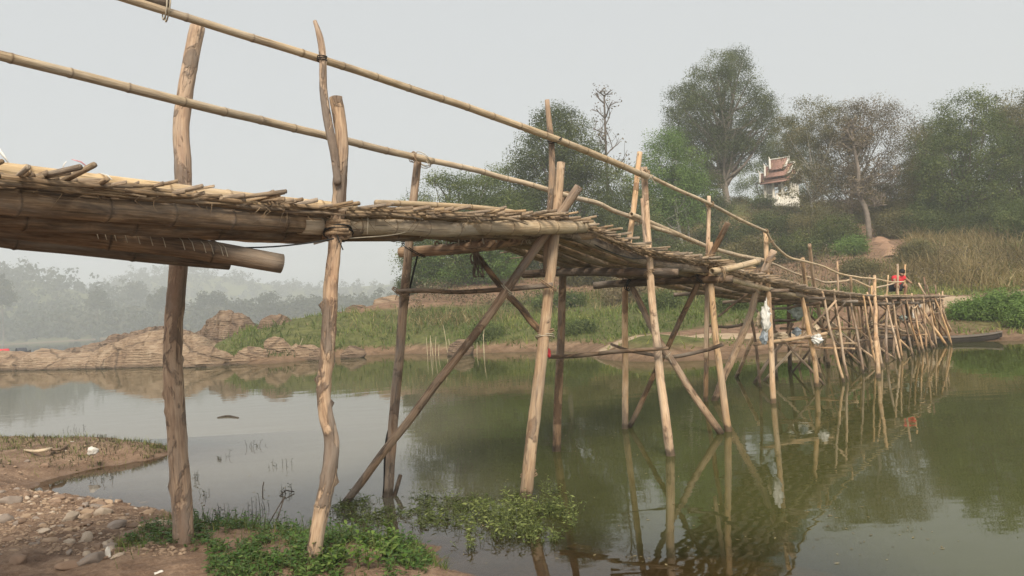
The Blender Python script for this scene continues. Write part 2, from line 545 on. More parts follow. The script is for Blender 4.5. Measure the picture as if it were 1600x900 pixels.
def mud_mat():
    m, nt, out = new_mat('bank_mud')
    g = NT(nt)
    geo = g.n('ShaderNodeNewGeometry')
    pos = geo.outputs['Position']
    sep = g.n('ShaderNodeSeparateXYZ'); g.l(pos, sep.inputs[0])
    n1 = g.noise(pos, 3.6, 7, 0.68, 0.5)
    n2 = g.noise(pos, 34, 6, 0.7)
    n3 = g.noise(pos, 150, 3, 0.6)
    col = g.ramp(g.math('ADD', g.math('MULTIPLY', n1, 0.65), g.math('MULTIPLY', n2, 0.35)),
                 [(0.34, (0.075, 0.046, 0.030)), (0.46, (0.165, 0.102, 0.066)), (0.58, (0.27, 0.18, 0.12)), (0.74, (0.36, 0.26, 0.185))])
    col = g.mix(g.framp(n3, 0.55, 0.75, 0, 0.5), col, (0.42, 0.32, 0.23))
    wet = g.framp(g.math('ADD', sep.outputs[2], g.math('MULTIPLY', n1, -0.05)), -0.03, 0.05, 1, 0)
    col = g.mix(g.math('MULTIPLY', wet, 0.45), col, (0.10, 0.058, 0.032))
    # river bottom: rusty silt
    under = g.framp(sep.outputs[2], -0.02, -0.10)
    bed = g.ramp(n2, [(0.3, (0.13, 0.065, 0.028)), (0.6, (0.24, 0.13, 0.06)), (0.8, (0.32, 0.20, 0.11))])
    col = g.mix(under, col, bed)
    rough = g.framp(wet, 0, 1, 0.95, 0.55)
    h = g.math('ADD', g.math('MULTIPLY', n2, 1.0), g.math('MULTIPLY', n3, 0.35))
    g.l(g.bsdf(col, rough, g.bump(h, 0.8, 0.02), 0.3), out.inputs[0])
    return m
M['mud'] = mud_mat()

xs = np.concatenate([np.linspace(-16, -5.6, 40), np.linspace(-5.55, 2.4, 420), np.linspace(2.5, 9, 40)])
ys = np.concatenate([np.linspace(-5, 3.6, 50), np.linspace(3.65, 9.4, 320), np.linspace(9.5, 13, 20)])
bank = link('near_bank', grid_mesh('near_bank', xs, ys, near_h, [M['mud']]))
prop(bank, 'brown mud bank with stones running down to the water', None, None, 'structure')

# far side: control points read from the photograph with distances, thin-plate interpolated
_shore = [(-300, 585), (300, 570), (420, 569), (520, 559), (600, 554), (680, 553), (740, 552), (810, 550), (870, 549), (930, 560), (985, 565), (1050, 565), (1130, 562),
          (1200, 552), (1300, 546), (1400, 541), (1480, 534), (1600, 532), (1750, 528), (1900, 524)]
_cp = []
for i_, (px, py) in enumerate(_shore):
    p = onz(px, py)
    if px > 250: _cp.append((p.x, p.y, 0.02))
    q = Vector((p.x, p.y, 0)).normalized()
    _cp.append((p.x - q.x * 5, p.y - q.y * 5, -1.3))
for px, py, Y in [(360, 530, 42), (440, 505, 42), (500, 492, 44), (560, 482, 46), (600, 476, 48), (650, 462, 51), (700, 442, 54), (760, 432, 57), (800, 427, 57), (900, 422, 57),
                  (1000, 402, 60), (1060, 370, 66), (1100, 342, 70), (1140, 318, 76), (1215, 320, 78), (1290, 332, 72), (1340, 352, 64), (1380, 382, 53), (1450, 372, 56), (1530, 362, 58), (1600, 352, 60), (1750, 330, 66),
                  (540, 525, 38.5), (600, 515, 40), (650, 512, 40), (750, 505, 39), (850, 515, 34), (900, 500, 37), (950, 530, 27.2), (1010, 524, 27.5), (1100, 522, 26.2), (1180, 512, 29), (1000, 480, 38), (1100, 470, 38),
                  (700, 470, 47), (800, 470, 47), (900, 465, 47), (1200, 440, 44), (1000, 440, 50), (1200, 380, 58), (1300, 480, 32.5), (1300, 425, 45), (1400, 472, 29), (1480, 470, 28.3), (1540, 462, 29), (1600, 458, 30), (1600, 490, 26.3), (1530, 490, 26.8), (1750, 450, 30)]:
    _cp.append(tuple(at(px, py, Y)))
_cp += [(-22, 62, -2.5), (-18, 80, -1.5), (-36, 60, -2.5), (-40, 100, -2.5), (-8, 84, 5), (-14, 110, 2), (10, 105, 11), (40, 110, 13), (70, 110, 14), (70, 70, 12), (90, 50, 10), (60, 40, 7), (50, 28, 3), (0, 130, 10), (-30, 140, -2), (60, 140, 14), (110, 110, 14), (110, 30, 4), (-14, 47, -0.4), (-24, 48, -1.5), (-30, 40, -2.5)]
_cp = np.array(_cp)
def _U(r2): return np.where(r2 > 0, 0.5 * r2 * np.log(r2 + 1e-12), 0)
_n = len(_cp)
_sc = 40.0
_px = _cp[:, :2] / _sc
_K = _U(((_px[:, None] - _px[None]) ** 2).sum(-1)) + np.eye(_n) * 2e-4
_P = np.hstack([np.ones((_n, 1)), _px])
_A = np.block([[_K, _P], [_P.T, np.zeros((3, 3))]])
_w = np.linalg.solve(_A, np.concatenate([_cp[:, 2], np.zeros(3)]))

def far_h(x, y):
    x, y = np.asarray(x, float), np.asarray(y, float)
    shp = x.shape
    xf, yf = x.ravel(), y.ravel()
    out = np.zeros(xf.size)
    for k in range(0, xf.size, 40000):
        p = np.stack([xf[k:k + 40000], yf[k:k + 40000]], 1) / _sc
        r2 = ((p[:, None] - _px[None]) ** 2).sum(-1)
        out[k:k + 40000] = _U(r2) @ _w[:_n] + _w[_n] + p @ _w[_n + 1:]
    t = out.reshape(shp)
    t = np.clip(t, -2.5, 15)
    # beyond the surveyed part: low water on the left, plateau on the right
    right = np.where(x > -20 + 0.02 * (y - 100), 11.0, -2.5)
    t = t + (np.clip(right, -2.5, 11) - t) * smooth(115, 150, y)
    t = t + (-2.5 - t) * smooth(-24, -40, x)
    t = t + (-2.5 - t) * smooth(22, 15, y)
    # far bank with hills behind the left bend
    fl = -2.5 + 4.2 * smooth(312, 332, y + 0.10 * x) + 2.0 * smooth(335, 390, y)
    def hill(cx, cy, h, rx, ry): return h * np.exp(-(((x - cx) / rx) ** 2 + ((y - cy) / ry) ** 2))
    hills = hill(-320, 460, 38, 95, 75) + hill(-320, 715, 46, 100, 80) + hill(-540, 560, 50, 120, 110) + hill(-150, 745, 22, 140, 70) + hill(80, 745, 26, 200, 80) + hill(430, 640, 28, 240, 100)
    fl = fl + hills * smooth(330, 390, y)
    t = np.maximum(t, fl)
    nearland = smooth(-0.3, 1.0, t)
    t = t + nearland * (0.35 * VN.fbm(x * 0.22, y * 0.22, 4) + 0.10 * VN.fbm(x * 1.1, y * 1.1, 3))
    # footpath cut into the dry slope at the right
    return t

def ground_hit(px, py, default, tol=0.25):
    """distance at which the line of sight through a surveyed point meets the far bank"""
    d = ray(px, py)
    Ys = np.linspace(18, 125, 430)
    z = CAM_H + d.z / d.y * Ys
    h = far_h(d.x / d.y * Ys, Ys)
    k = np.nonzero((h > z) & (h > 0.02))[0]
    if not len(k): return default
    Y = float(Ys[k[0]])
    return Y if abs(Y - default) < tol * default else default

def ground_mat():
    m, nt, out = new_mat('far_ground')
    g = NT(nt)
    geo = g.n('ShaderNodeNewGeometry'); pos = geo.outputs['Position']
    sep = g.n('ShaderNodeSeparateXYZ'); g.l(pos, sep.inputs[0])
    n1 = g.noise(pos, 0.22, 6, 0.6, 0.5)
    n2 = g.noise(pos, 2.4, 6, 0.65)
    soil = g.ramp(n2, [(0.3, (0.12, 0.07, 0.042)), (0.5, (0.22, 0.135, 0.085)), (0.72, (0.32, 0.21, 0.14))])
    green = g.ramp(n2, [(0.3, (0.055, 0.062, 0.02)), (0.6, (0.13, 0.135, 0.045)), (0.8, (0.23, 0.195, 0.085))])
    gr = g.attr('green').outputs['Fac']
    gm = g.framp(g.math('ADD', gr, g.math('MULTIPLY', g.math('SUBTRACT', n1, 0.5), 0.9)), 0.35, 0.65)
    col = g.mix(gm, soil, green)
    shore = g.framp(g.math('ADD', sep.outputs[2], g.math('MULTIPLY', n1, -0.5)), 0.0, 0.22, 0.9, 0.0)
    col = g.mix(shore, col, soil)
    sand = g.attr('sand').outputs['Fac']
    sc_ = g.ramp(n2, [(0.3, (0.36, 0.26, 0.17)), (0.7, (0.50, 0.38, 0.26))])
    sm = g.framp(g.math('ADD', sand, g.math('MULTIPLY', g.math('SUBTRACT', n1, 0.5), 0.5)), 0.4, 0.6)
    col = g.mix(sm, col, sc_)
    wet = g.framp(sep.outputs[2], 0.0, 0.16, 0.6, 0.0)
    col = g.mix(wet, col, (0.10, 0.062, 0.036))
    g.l(g.bsdf(col, 0.95, g.bump(n2, 0.9, 0.25), 0.2), out.inputs[0])
    return m
M['ground'] = ground_mat()

def imgpos(x, y, z):
    """pixel of a world point (used only to look up the survey of what grows where)"""
    v = np.stack([x, y, z - CAM_H], -1)
    f = v @ np.array(F0); r = v @ np.array(R0) / f * FPX; u = v @ np.array(U0) / f * FPX
    return 800 + (r * _c - u * _s), 450 - (r * _s + u * _c)

BARE = [(-7.0, 47.2, 4.2, 3.2, 1.3), (-3.5, 53, 3, 3, 0.9), (24.5, 51.5, 1.3, 4.5, 1.2), (19, 42, 4, 1.6, 0.9), (-6, 50, 4.5, 5, 1.0), (3.0, 51, 6, 4, 0.8), (8, 27.5, 7, 2.0, 1.0), (14, 31, 4, 5, 0.6), (18.5, 46, 5, 3.5, 0.8), (20, 30.5, 10, 1.1, 0.9), (27, 60, 2.0, 5, 0.9), (-10, 46, 3, 2, 0.9), (12.0, 46, 5, 6, 0.5)]
def green_f(x, y):
    g = 1.0 - 0.55 * smooth(44, 52, y) * smooth(2, 9, x) * smooth(75, 66, y)
    for cx, cy_, rx, ry, a in BARE:
        g = g - a * np.exp(-(((x - cx) / rx) ** 2 + ((y - cy_) / ry) ** 2))
    return np.clip(g, 0, 1)
def sand_f(x, y):
    return np.clip(1.25 * np.exp(-(((x - 6.2) / 3.9) ** 2 + ((y - 26.2 + 0.12 * (x - 6.8)) / 0.85) ** 2) ** 2)
                   + 1.0 * np.exp(-((y - 28.6 - (x - 15.7) * 0.42) / 0.55) ** 2) * smooth(13, 15, x) * smooth(30, 24, x)
                   + 0.9 * np.exp(-(((x + 200) / 80) ** 2 + ((y - 322) / 16) ** 2) ** 2), 0, 1)

def spaced(a, b, d0, grow):
    out, d = [a], d0
    while out[-1] < b: out.append(out[-1] + d); d *= grow
    return np.array(out)
gx = np.concatenate([-spaced(40, 640, 1.2, 1.09)[::-1], np.linspace(-39.5, 75, 190), spaced(76, 640, 1.2, 1.1)])
gy = np.concatenate([np.linspace(14, 90, 150), spaced(90.8, 840, 1.2, 1.045)])
ground = link('far_bank', grid_mesh('far_bank', gx, gy, far_h, [M['ground']], {'green': green_f, 'sand': sand_f}))
prop(ground, 'sloping far river bank and the hills beyond', None, None, 'structure')

# red earth footpath climbing the slope at the right
_pp = [(1392, 402), (1388, 388), (1380, 377), (1372, 368), (1366, 360)]
PATH = []
for px, py in _pp:
    PATH.append(at(px, py, ground_hit(px, py, 52, 0.5)))
PATH = np.array([tuple(p) for p in PATH])
_pt = np.stack([np.interp(np.linspace(0, 4, 30), range(5), PATH[:, k]) for k in range(3)], 1)
def path_dist(x, y): return np.min(np.hypot(np.asarray(x)[:, None] - _pt[None, :, 0], np.asarray(y)[:, None] - _pt[None, :, 1]), 1)
_V, _F = [], []
for i in range(30):
    w_ = 0.45 + 0.2 * math.sin(i * 0.9)
    for u in (-1, -0.4, 0.4, 1):
        x_ = _pt[i, 0] + u * w_ + 0.12 * math.sin(i * 2.1 + u); y_ = _pt[i, 1] + 0.1 * math.cos(i * 1.3)
        _V.append((x_, y_, float(far_h(np.array([x_]), np.array([y_]))[0]) + (0.10 if abs(u) < 0.5 else -0.03)))
for i in range(29):
    for j in range(3): _F.append((i * 4 + j, i * 4 + j + 1, i * 4 + j + 5, i * 4 + j + 4))
M['path'] = plain_mat('red_earth', (0.32, 0.195, 0.125), 0.95, 0.25, 1.5, 0.05)
prop(link('footpath', mesh_np('footpath', _V, _F, None, [M['path']])), 'short red earth footpath climbing the slope', None, None, 'structure')

# water
def water_mat():
    m, nt, out = new_mat('river_water')
    g = NT(nt)
    geo = g.n('ShaderNodeNewGeometry'); pos = geo.outputs['Position']
    a = g.noise(g.scale(pos, (0.9, 1.6, 1)), 1.1, 3, 0.5)
    b = g.noise(g.scale(pos, (1, 1.7, 1)), 7.0, 3, 0.5)
    c = g.noise(pos, 0.12, 2, 0.5)
    calm = g.framp(c, 0.42, 0.62, 0.25, 1.0)
    h = g.math('ADD', a, g.math('MULTIPLY', g.math('MULTIPLY', b, calm), 0.07))
    nrm = g.bump(h, 0.55, 0.0055)
    gl = g.n('ShaderNodeBsdfGlossy'); gl.inputs['Roughness'].default_value = 0.012
    g.l(nrm, gl.inputs['Normal'])
    fr = g.n('ShaderNodeFresnel'); fr.inputs['IOR'].default_value = 1.5
    g.l(nrm, fr.inputs['Normal'])
    tr = g.n('ShaderNodeBsdfTransparent'); tr.inputs[0].default_value = (0.86, 0.74, 0.50, 1)
    df = g.n('ShaderNodeBsdfDiffuse')
    silt = g.attr('silt').outputs['Fac']
    g.l(g.mix(silt, g.mix(g.noise(pos, 0.5, 4, 0.6), (0.056, 0.061, 0.018), (0.072, 0.074, 0.024)), (0.185, 0.165, 0.125)), df.inputs[0])  # paler at the left: silt tone with the mirrored sky put into the colour
    turb = g.attr('murk').outputs['Fac']
    m1 = g.n('ShaderNodeMixShader'); g.l(turb, m1.inputs[0]); g.l(tr.outputs[0], m1.inputs[1]); g.l(df.outputs[0], m1.inputs[2])
    m2 = g.n('ShaderNodeMixShader'); g.l(fr.outputs[0], m2.inputs[0]); g.l(m1.outputs[0], m2.inputs[1]); g.l(gl.outputs[0], m2.inputs[2])
    g.l(m2.outputs[0], out.inputs[0])
    return m
M['water'] = water_mat()
wx = np.concatenate([-spaced(9.2, 640, 1.0, 1.18)[::-1], np.linspace(-9, 8.5, 180), spaced(9, 640, 0.6, 1.12)])
wy = np.concatenate([np.linspace(-5, 3.2, 20), np.linspace(3.3, 12.9, 130), spaced(13.1, 840, 0.8, 1.06)])
def murk(x, y):
    dep = np.maximum(0, -near_h(x, y))
    dep = np.where((y > 12.5) | (x < -15) | (x > 8.5), 2.0, dep)
    return 1 - np.exp(-dep / 0.22)
def silt_sky_f(x, y):
    d = np.maximum(0, -sdf(x, y, LAND))
    return np.exp(-(d / 9.0) ** 1.6) * smooth(0.9, -1.6, x + 0.10 * (y - 5) + 0.5 * VN.fbm(x * 0.6, y * 0.3, 3))  # keeps the pale tone to the left, where sky is mirrored
water = link('river', grid_mesh('river', wx, wy, lambda x, y: np.zeros_like(x), [M['water']], {'murk': murk, 'silt': silt_sky_f}))
prop(water, 'calm olive green river', None, None, 'structure')

# haze: smoke in the air
m_, nt_, out_ = new_mat('haze_air')
pv = nt_.nodes.new('ShaderNodeVolumePrincipled')
pv.inputs['Color'].default_value = (0.915, 0.95, 0.975, 1)
pv.inputs['Density'].default_value = 0.0016
pv.inputs['Anisotropy'].default_value = 0.1
nt_.links.new(pv.outputs[0], out_.inputs['Volume'])
hb = MB(); hb.box((0, 390, 31), (690, 0, 0), (0, 500, 0), (0, 0, 35))
hz = hb.build('haze', m_, None, False)
prop(hz, 'pale smoky haze filling the river valley', None, None, 'stuff')
#====PART3====
# ================================================================ the bamboo footbridge
bridge = empty('bamboo_bridge', (0, 0, 0), 'long rickety bamboo footbridge on crooked wooden posts crossing the river', 'bridge')

# deck line, near edge (top of the edge culm): stations read at the posts
EDGE = [at(525, 338, 5.05), at(868, 347, 7.25), at(1015, 401, 8.85), at(1107, 414, 10.2), at(1203, 442, 12.7), at(1262, 457, 14.6), at(1370, 467, 18.6), at(1474, 465, 24.2)]
_e = EDGE[0] + (EDGE[0] - EDGE[1]) * 1.35
_e.z = EDGE[0].z + 0.02
EDGE = [_e] + EDGE
EA = np.array([tuple(p) for p in EDGE])
EL = np.concatenate([[0], np.cumsum(np.linalg.norm(np.diff(EA[:, :2], axis=0), axis=1))])
DECK_W = 1.22
def edge(s):
    return Vector([float(np.interp(s, EL, EA[:, k])) for k in range(3)])
def edge_dir(s):
    d = edge(min(s + 0.8, EL[-1])) - edge(max(s - 0.8, 0)); d.z = 0
    return d.normalized()
def deck_pt(s, off, dz=0.0):
    """s metres along the deck, off metres from the near edge to the far side"""
    d = edge_dir(s)
    tilt = 0.085 * float(np.interp(s, [0, EL[2], EL[4]], [1, 1, 0.2]))     # the far side rides a little higher
    return edge(s) + Vector((-d.y, d.x, 0)) * off + Vector((0, 0, dz + tilt * max(0, off)))
YN = [(-400, 3.0), (0, 3.75), (300, 4.35), (525, 5.05), (868, 7.25), (1015, 8.85), (1107, 10.2), (1203, 12.7), (1262, 14.6), (1370, 18.6), (1474, 24.2)]
YF = [(-300, 4.0), (0, 4.55), (290, 5.45), (650, 7.7), (882, 9.4), (985, 10.8), (1104, 13.2), (1180, 15.0), (1232, 16.6), (1300, 18.5), (1395, 22), (1474, 25.5)]
def yn(px): return interp(px, YN)
def yf(px): return interp(px, YF)
def W(px, py, z=0.0): return onz(px, py, z).y

POLES = []
def part(name, mat, P, R, parent=bridge, label=None, **kw):
    kw.setdefault('seed', rnd.random() * 50)
    if name in ('post', 'brace', 'crossbar') and mat != 'bamboo':
        R = [r * 0.84 for r in R] if not np.isscalar(R) else R * 0.84
    if name in ('post', 'brace', 'crossbar', 'handrail', 'ledger_beam'):
        POLES.append((name, np.array(catmull([tuple(p) for p in P], 60)), float(np.mean(R))))
    b = MB(); b.tube(P, R, **kw)
    o = b.build(name, M[mat], parent)
    if label: o['label'] = label
    return o

def post(pts, r0, r1, Yfoot, Ytop, mat, zfoot=0.0, name='post', sides=12, rough=0.06, wob=0.012, sink=0.5, label=None, knots=(), step=0.07):
    """points listed from the foot upwards (pixels); depth runs from foot to top"""
    n = len(pts)
    tot = pts[0][1] - pts[-1][1]
    P = []
    for i, (px, py) in enumerate(pts):
        t = (pts[0][1] - py) / max(1, tot)
        P.append(at(px, py, Yfoot + (Ytop - Yfoot) * t))
    d = (P[1] - P[0]).normalized()
    P = [P[0] - d * sink] + P
    t = np.linspace(0, 1, n)
    R = [r0] + [r0 + (r1 - r0) * x for x in t]
    knots = list(knots) + [(rnd.uniform(0.15, 0.97), rnd.uniform(0, 6.28), rnd.uniform(0.12, 0.34)) for _ in range(7)]
    return part(name, mat, P, R, sides=sides, rough=rough, wob=wob, label=label, knots=knots, step=step)

def coil(c, axis, r, turns=3, thick=0.006, mat='tie', parent=bridge, name='lashing', spread=0.02):
    """a wound lashing round a pole"""
    c, ax = Vector(c), Vector(axis).normalized()
    a = ax.orthogonal().normalized(); b = ax.cross(a)
    P = []
    N = int(turns * 9)
    for i in range(N + 1):
        th = i / 9 * 2 * math.pi
        k = 1 + 0.08 * math.sin(i * 1.7)
        P.append(c + a * math.cos(th) * r * k + b * math.sin(th) * r * k + ax * (i / N - 0.5) * spread * turns)
    m = MB(); m.tube(P, thick, sides=5, seg=N * 2)
    return m.build(name, M[mat], parent)

def ppx(pts, Y0, Y1):
    n = len(pts)
    x0, x1 = pts[0][0], pts[-1][0]
    return [at(px, py, Y0 + (Y1 - Y0) * (i / (n - 1))) for i, (px, py) in enumerate(pts)]

# --- tall posts of the first trestle on the mud
P1 = post([(286, 842), (283, 770), (277, 690), (271, 600), (271, 520), (277, 430), (285, 330), (286, 260), (283, 200), (290, 140), (298, 95), (309, 42)],
          0.085, 0.064, 5.55, 5.75, 'log', sides=20, rough=0.09, wob=0.006, step=0.04, label='thick crooked peeled trunk post standing on the mud',
          knots=[(0.42, 1.2, 0.35), (0.25, 4.6, 0.2), (0.62, 5.2, 0.3), (0.36, 3.6, 0.3)])
P2 = post([(487, 884), (497, 820), (512, 745), (518, 690), (508, 640), (507, 600), (513, 540), (518, 450), (524, 370), (532, 270), (535, 215), (525, 152)],
          0.058, 0.050, 4.90, 5.02, 'log_bark', sides=20, rough=0.17, wob=0.008, step=0.03, label='barky crooked branch post with knots in the weeds',
          knots=[(0.16 + 0.045 * q, (q * 2.2) % 6.28, 0.45 + 0.35 * ((q * 0.37) % 1)) for q in range(14)])
part('post_extension', 'log_bark', ppx([(528, 288), (522, 240), (512, 190), (505, 140), (504, 92), (499, 58), (491, 32)], 4.94, 4.93), [0.024, 0.028, 0.029, 0.026, 0.023, 0.021, 0.012], sides=12, rough=0.12, wob=0.006, step=0.03, label='thin bark covered stick wired on top of the post')
coil(at(503, 92, 4.93), (0.1, 0, 1), 0.030, 3, 0.0035, 'cord', spread=0.012)
coil(at(528, 357, 5.0), (0.05, 0, 1), 0.070, 5, 0.016, 'tie', spread=0.018)

# --- second trestle, standing in the weeds
post([(606, 776), (611, 700), (620, 600), (631, 470), (643, 340), (652, 250)], 0.062, 0.046, W(606, 776), 7.75, 'brace', wob=0.006, label='brown pole with a black cord running down it')
post([(821, 780), (834, 660), (848, 545), (860, 430), (869, 345), (877, 254)], 0.072, 0.047, W(821, 780), 7.28, 'pole', wob=0.006, sides=16, label='pale peeled leaning pole at the weed clump')
part('post', 'log', ppx([(854, 425), (857, 350), (862, 290), (862, 230), (857, 180), (855, 156)], 7.42, 7.36), [0.042, 0.042, 0.04, 0.036, 0.03, 0.026], rough=0.08, wob=0.006)
part('brace', 'brace', ppx([(905, 291), (868, 345), (760, 497), (640, 655), (598, 708), (536, 791)], 7.08, W(538, 789)), [0.05, 0.05, 0.047, 0.047, 0.045, 0.045], rough=0.06, wob=0.01, label='long diagonal brown brace running down into the water')
part('brace', 'dark_pole', ppx([(736, 386), (765, 425), (790, 457), (815, 482), (832, 505), (853, 524)], 7.85, 7.26), [0.034, 0.036, 0.038, 0.04, 0.04, 0.045], rough=0.1, wob=0.01)
part('crossbar', 'dark_pole', ppx([(620, 455), (660, 453), (720, 457), (790, 452), (863, 446)], 7.55, 7.10), [0.03, 0.027, 0.025, 0.027, 0.03], rough=0.1, wob=0.01)
coil(at(853, 519, 7.24), (-0.15, 0, 1), 0.075, 2, 0.006)
coil(at(868, 349, 7.2), (0.15, 0, 1), 0.075, 3, 0.005, 'strand')
coil(at(826, 742, 7.2), (-0.15, 0, 1), 0.074, 3, 0.005)
for q in ((866, 357), (862, 348)):
    coil(at(*q, 7.12), (0.6, 0, 1), 0.052, 2, 0.005, 'strand')

# --- third and later trestles, left to right
post([(870, 705), (872, 640), (876, 540), (880, 420), (884, 306)], 0.062, 0.05, W(870, 705), 9.5, 'brace', wob=0.01)
post([(1048, 712), (1036, 630), (1024, 520), (1014, 400), (1006, 262)], 0.062, 0.045, W(1048, 712), 8.95, 'pole', wob=0.012, sides=14, knots=[(0.3, 2, 0.3), (0.6, 4, 0.3), (0.75, 1, 0.3)])
part('post', 'log', ppx([(1018, 440), (1011, 400), (1006, 350), (1003, 310)], 8.86, 8.84), [0.032, 0.03, 0.028, 0.02], rough=0.1)
post([(977, 670), (977, 560), (978, 440), (986, 355), (1000, 238)], 0.054, 0.046, W(977, 670), 11.1, 'pole', wob=0.01)
part('brace', 'brace', ppx([(968, 425), (990, 452), (1022, 518), (1075, 603), (1127, 678)], 10.9, W(1127, 678)), [0.045, 0.05, 0.052, 0.054, 0.056], rough=0.07, wob=0.012)
part('brace', 'dark_pole', ppx([(1138, 348), (1108, 405), (1066, 495), (1020, 590), (983, 668)], 10.0, W(983, 668)), [0.045, 0.045, 0.044, 0.042, 0.042], rough=0.08, wob=0.012)
post([(1138, 674), (1130, 615), (1120, 540), (1111, 450), (1109, 378)], 0.058, 0.045, W(1138, 674), 10.3, 'pole', wob=0.01, sides=14)
part('post', 'pole', ppx([(1103, 560), (1105, 470), (1106, 400), (1107, 306)], 10.5, 10.35), [0.036, 0.036, 0.034, 0.03], rough=0.07, wob=0.01)
post([(1103, 627), (1104, 560), (1106, 470), (1108, 420)], 0.05, 0.044, W(1103, 627), 13.2, 'brace')
part('crossbar', 'dark_pole', ppx([(858, 558), (900, 556), (960, 551), (1044, 545)], 9.25, 8.62), [0.03, 0.03, 0.028, 0.024], rough=0.1, wob=0.015)
part('crossbar', 'dark_pole', ppx([(955, 538), (990, 550), (1050, 557), (1100, 548), (1130, 537)], 10.75, 9.9), [0.022, 0.026, 0.03, 0.03, 0.03], rough=0.1, wob=0.015)
part('crossbar', 'bamboo', ppx([(1112, 424), (1150, 417), (1185, 408)], 10.05, 10.7), 0.042, nodes=0.35, hollow=True)
coil(at(1109, 402, 10.15), (0.2, 0, 1), 0.062, 4, 0.007)
coil(at(1013, 395, 8.8), (0, 0, 1), 0.062, 2, 0.005)
part('brace', 'dark_pole', ppx([(1122, 494), (1150, 472), (1183, 450)], 12.9, 13.6), [0.02, 0.026, 0.03], rough=0.12, wob=0.02)
part('crossbar', 'dark_pole', ppx([(1100, 507), (1135, 510), (1165, 505)], 13.3, 13.0), [0.025, 0.028, 0.03], rough=0.12, wob=0.02)
post([(1208, 630), (1206, 570), (1203, 500), (1200, 440), (1196, 362)], 0.055, 0.045, W(1208, 630), 12.85, 'pole', wob=0.012)
post([(1117, 626), (1131, 590), (1156, 535), (1170, 496), (1182, 455), (1196, 420), (1209, 390)], 0.07, 0.066, W(1117, 626), 12.6, 'log', name='brace', wob=0.02, rough=0.14, knots=[(0.5, 2, 0.4), (0.5, 5, 0.4)])
post([(1150, 589), (1163, 560), (1177, 527)], 0.05, 0.045, W(1150, 589), 16.2, 'pole', name='brace')
post([(1188, 604), (1184, 560), (1178, 520), (1174, 498)], 0.035, 0.03, W(1188, 604), 14.6, 'brace')
post([(1179, 598), (1200, 565), (1222, 535), (1238, 505)], 0.04, 0.04, W(1179, 598), 15.5, 'brace', name='brace')
post([(1213, 588), (1211, 540), (1207, 470), (1205, 440)], 0.04, 0.038, W(1213, 588), 16.4, 'brace')
post([(1234, 578), (1233, 520), (1232, 460)], 0.055, 0.05, W(1234, 578), 17.2, 'dark_pole')
post([(1276, 604), (1271, 560), (1262, 510), (1254, 470), (1246, 444)], 0.055, 0.045, W(1276, 604), 14.4, 'pole', wob=0.015)
post([(1281, 588), (1270, 545), (1262, 490), (1257, 440), (1254, 403)], 0.055, 0.045, W(1281, 588), 15.0, 'pole', wob=0.015)
post([(1294, 570), (1290, 545), (1279, 480), (1270, 430), (1265, 382)], 0.055, 0.045, W(1294, 570), 16.6, 'pole', wob=0.015)
coil(at(1204, 407, 12.55), (-0.3, 0, 1), 0.08, 2, 0.008)
for a, b, Ya, Yb, r in [((1205, 483), (1282, 473), 16.2, 14.7, 0.03), ((1205, 501), (1248, 499), 16.5, 16.0, 0.035), ((1220, 514), (1350, 513), 15.3, 17.6, 0.03),
                        ((1178, 538), (1290, 521), 13.6, 14.6, 0.04), ((1210, 535), (1262, 534), 15.6, 15.2, 0.028), ((1285, 492), (1316, 515), 16.2, 17.3, 0.03),
                        ((1290, 538), (1340, 536), 17.5, 18.2, 0.03), ((1358, 509), (1402, 516), 18.9, 20.3, 0.035), ((1340, 532), (1400, 525), 18.9, 20.5, 0.035),
                        ((1372, 508), (1402, 510), 19.6, 20.2, 0.03), ((1378, 519), (1412, 517), 20.0, 21.0, 0.04), ((1400, 512), (1418, 518), 20.4, 21.2, 0.03),
                        ((1390, 483), (1402, 479), 20.0, 20.6, 0.03), ((1418, 502), (1438, 502), 21.6, 22.4, 0.03), ((1455, 489), (1472, 489), 23.4, 23.9, 0.035), ((1245, 528), (1292, 527), 17.0, 17.0, 0.03)]:
    part('crossbar', rnd.choice(['brace', 'dark_pole', 'pole']), ppx([a, ((a[0] + b[0]) / 2, (a[1] + b[1]) / 2 + 1), b], Ya, Yb), r, sides=8, rough=0.08, wob=0.03)
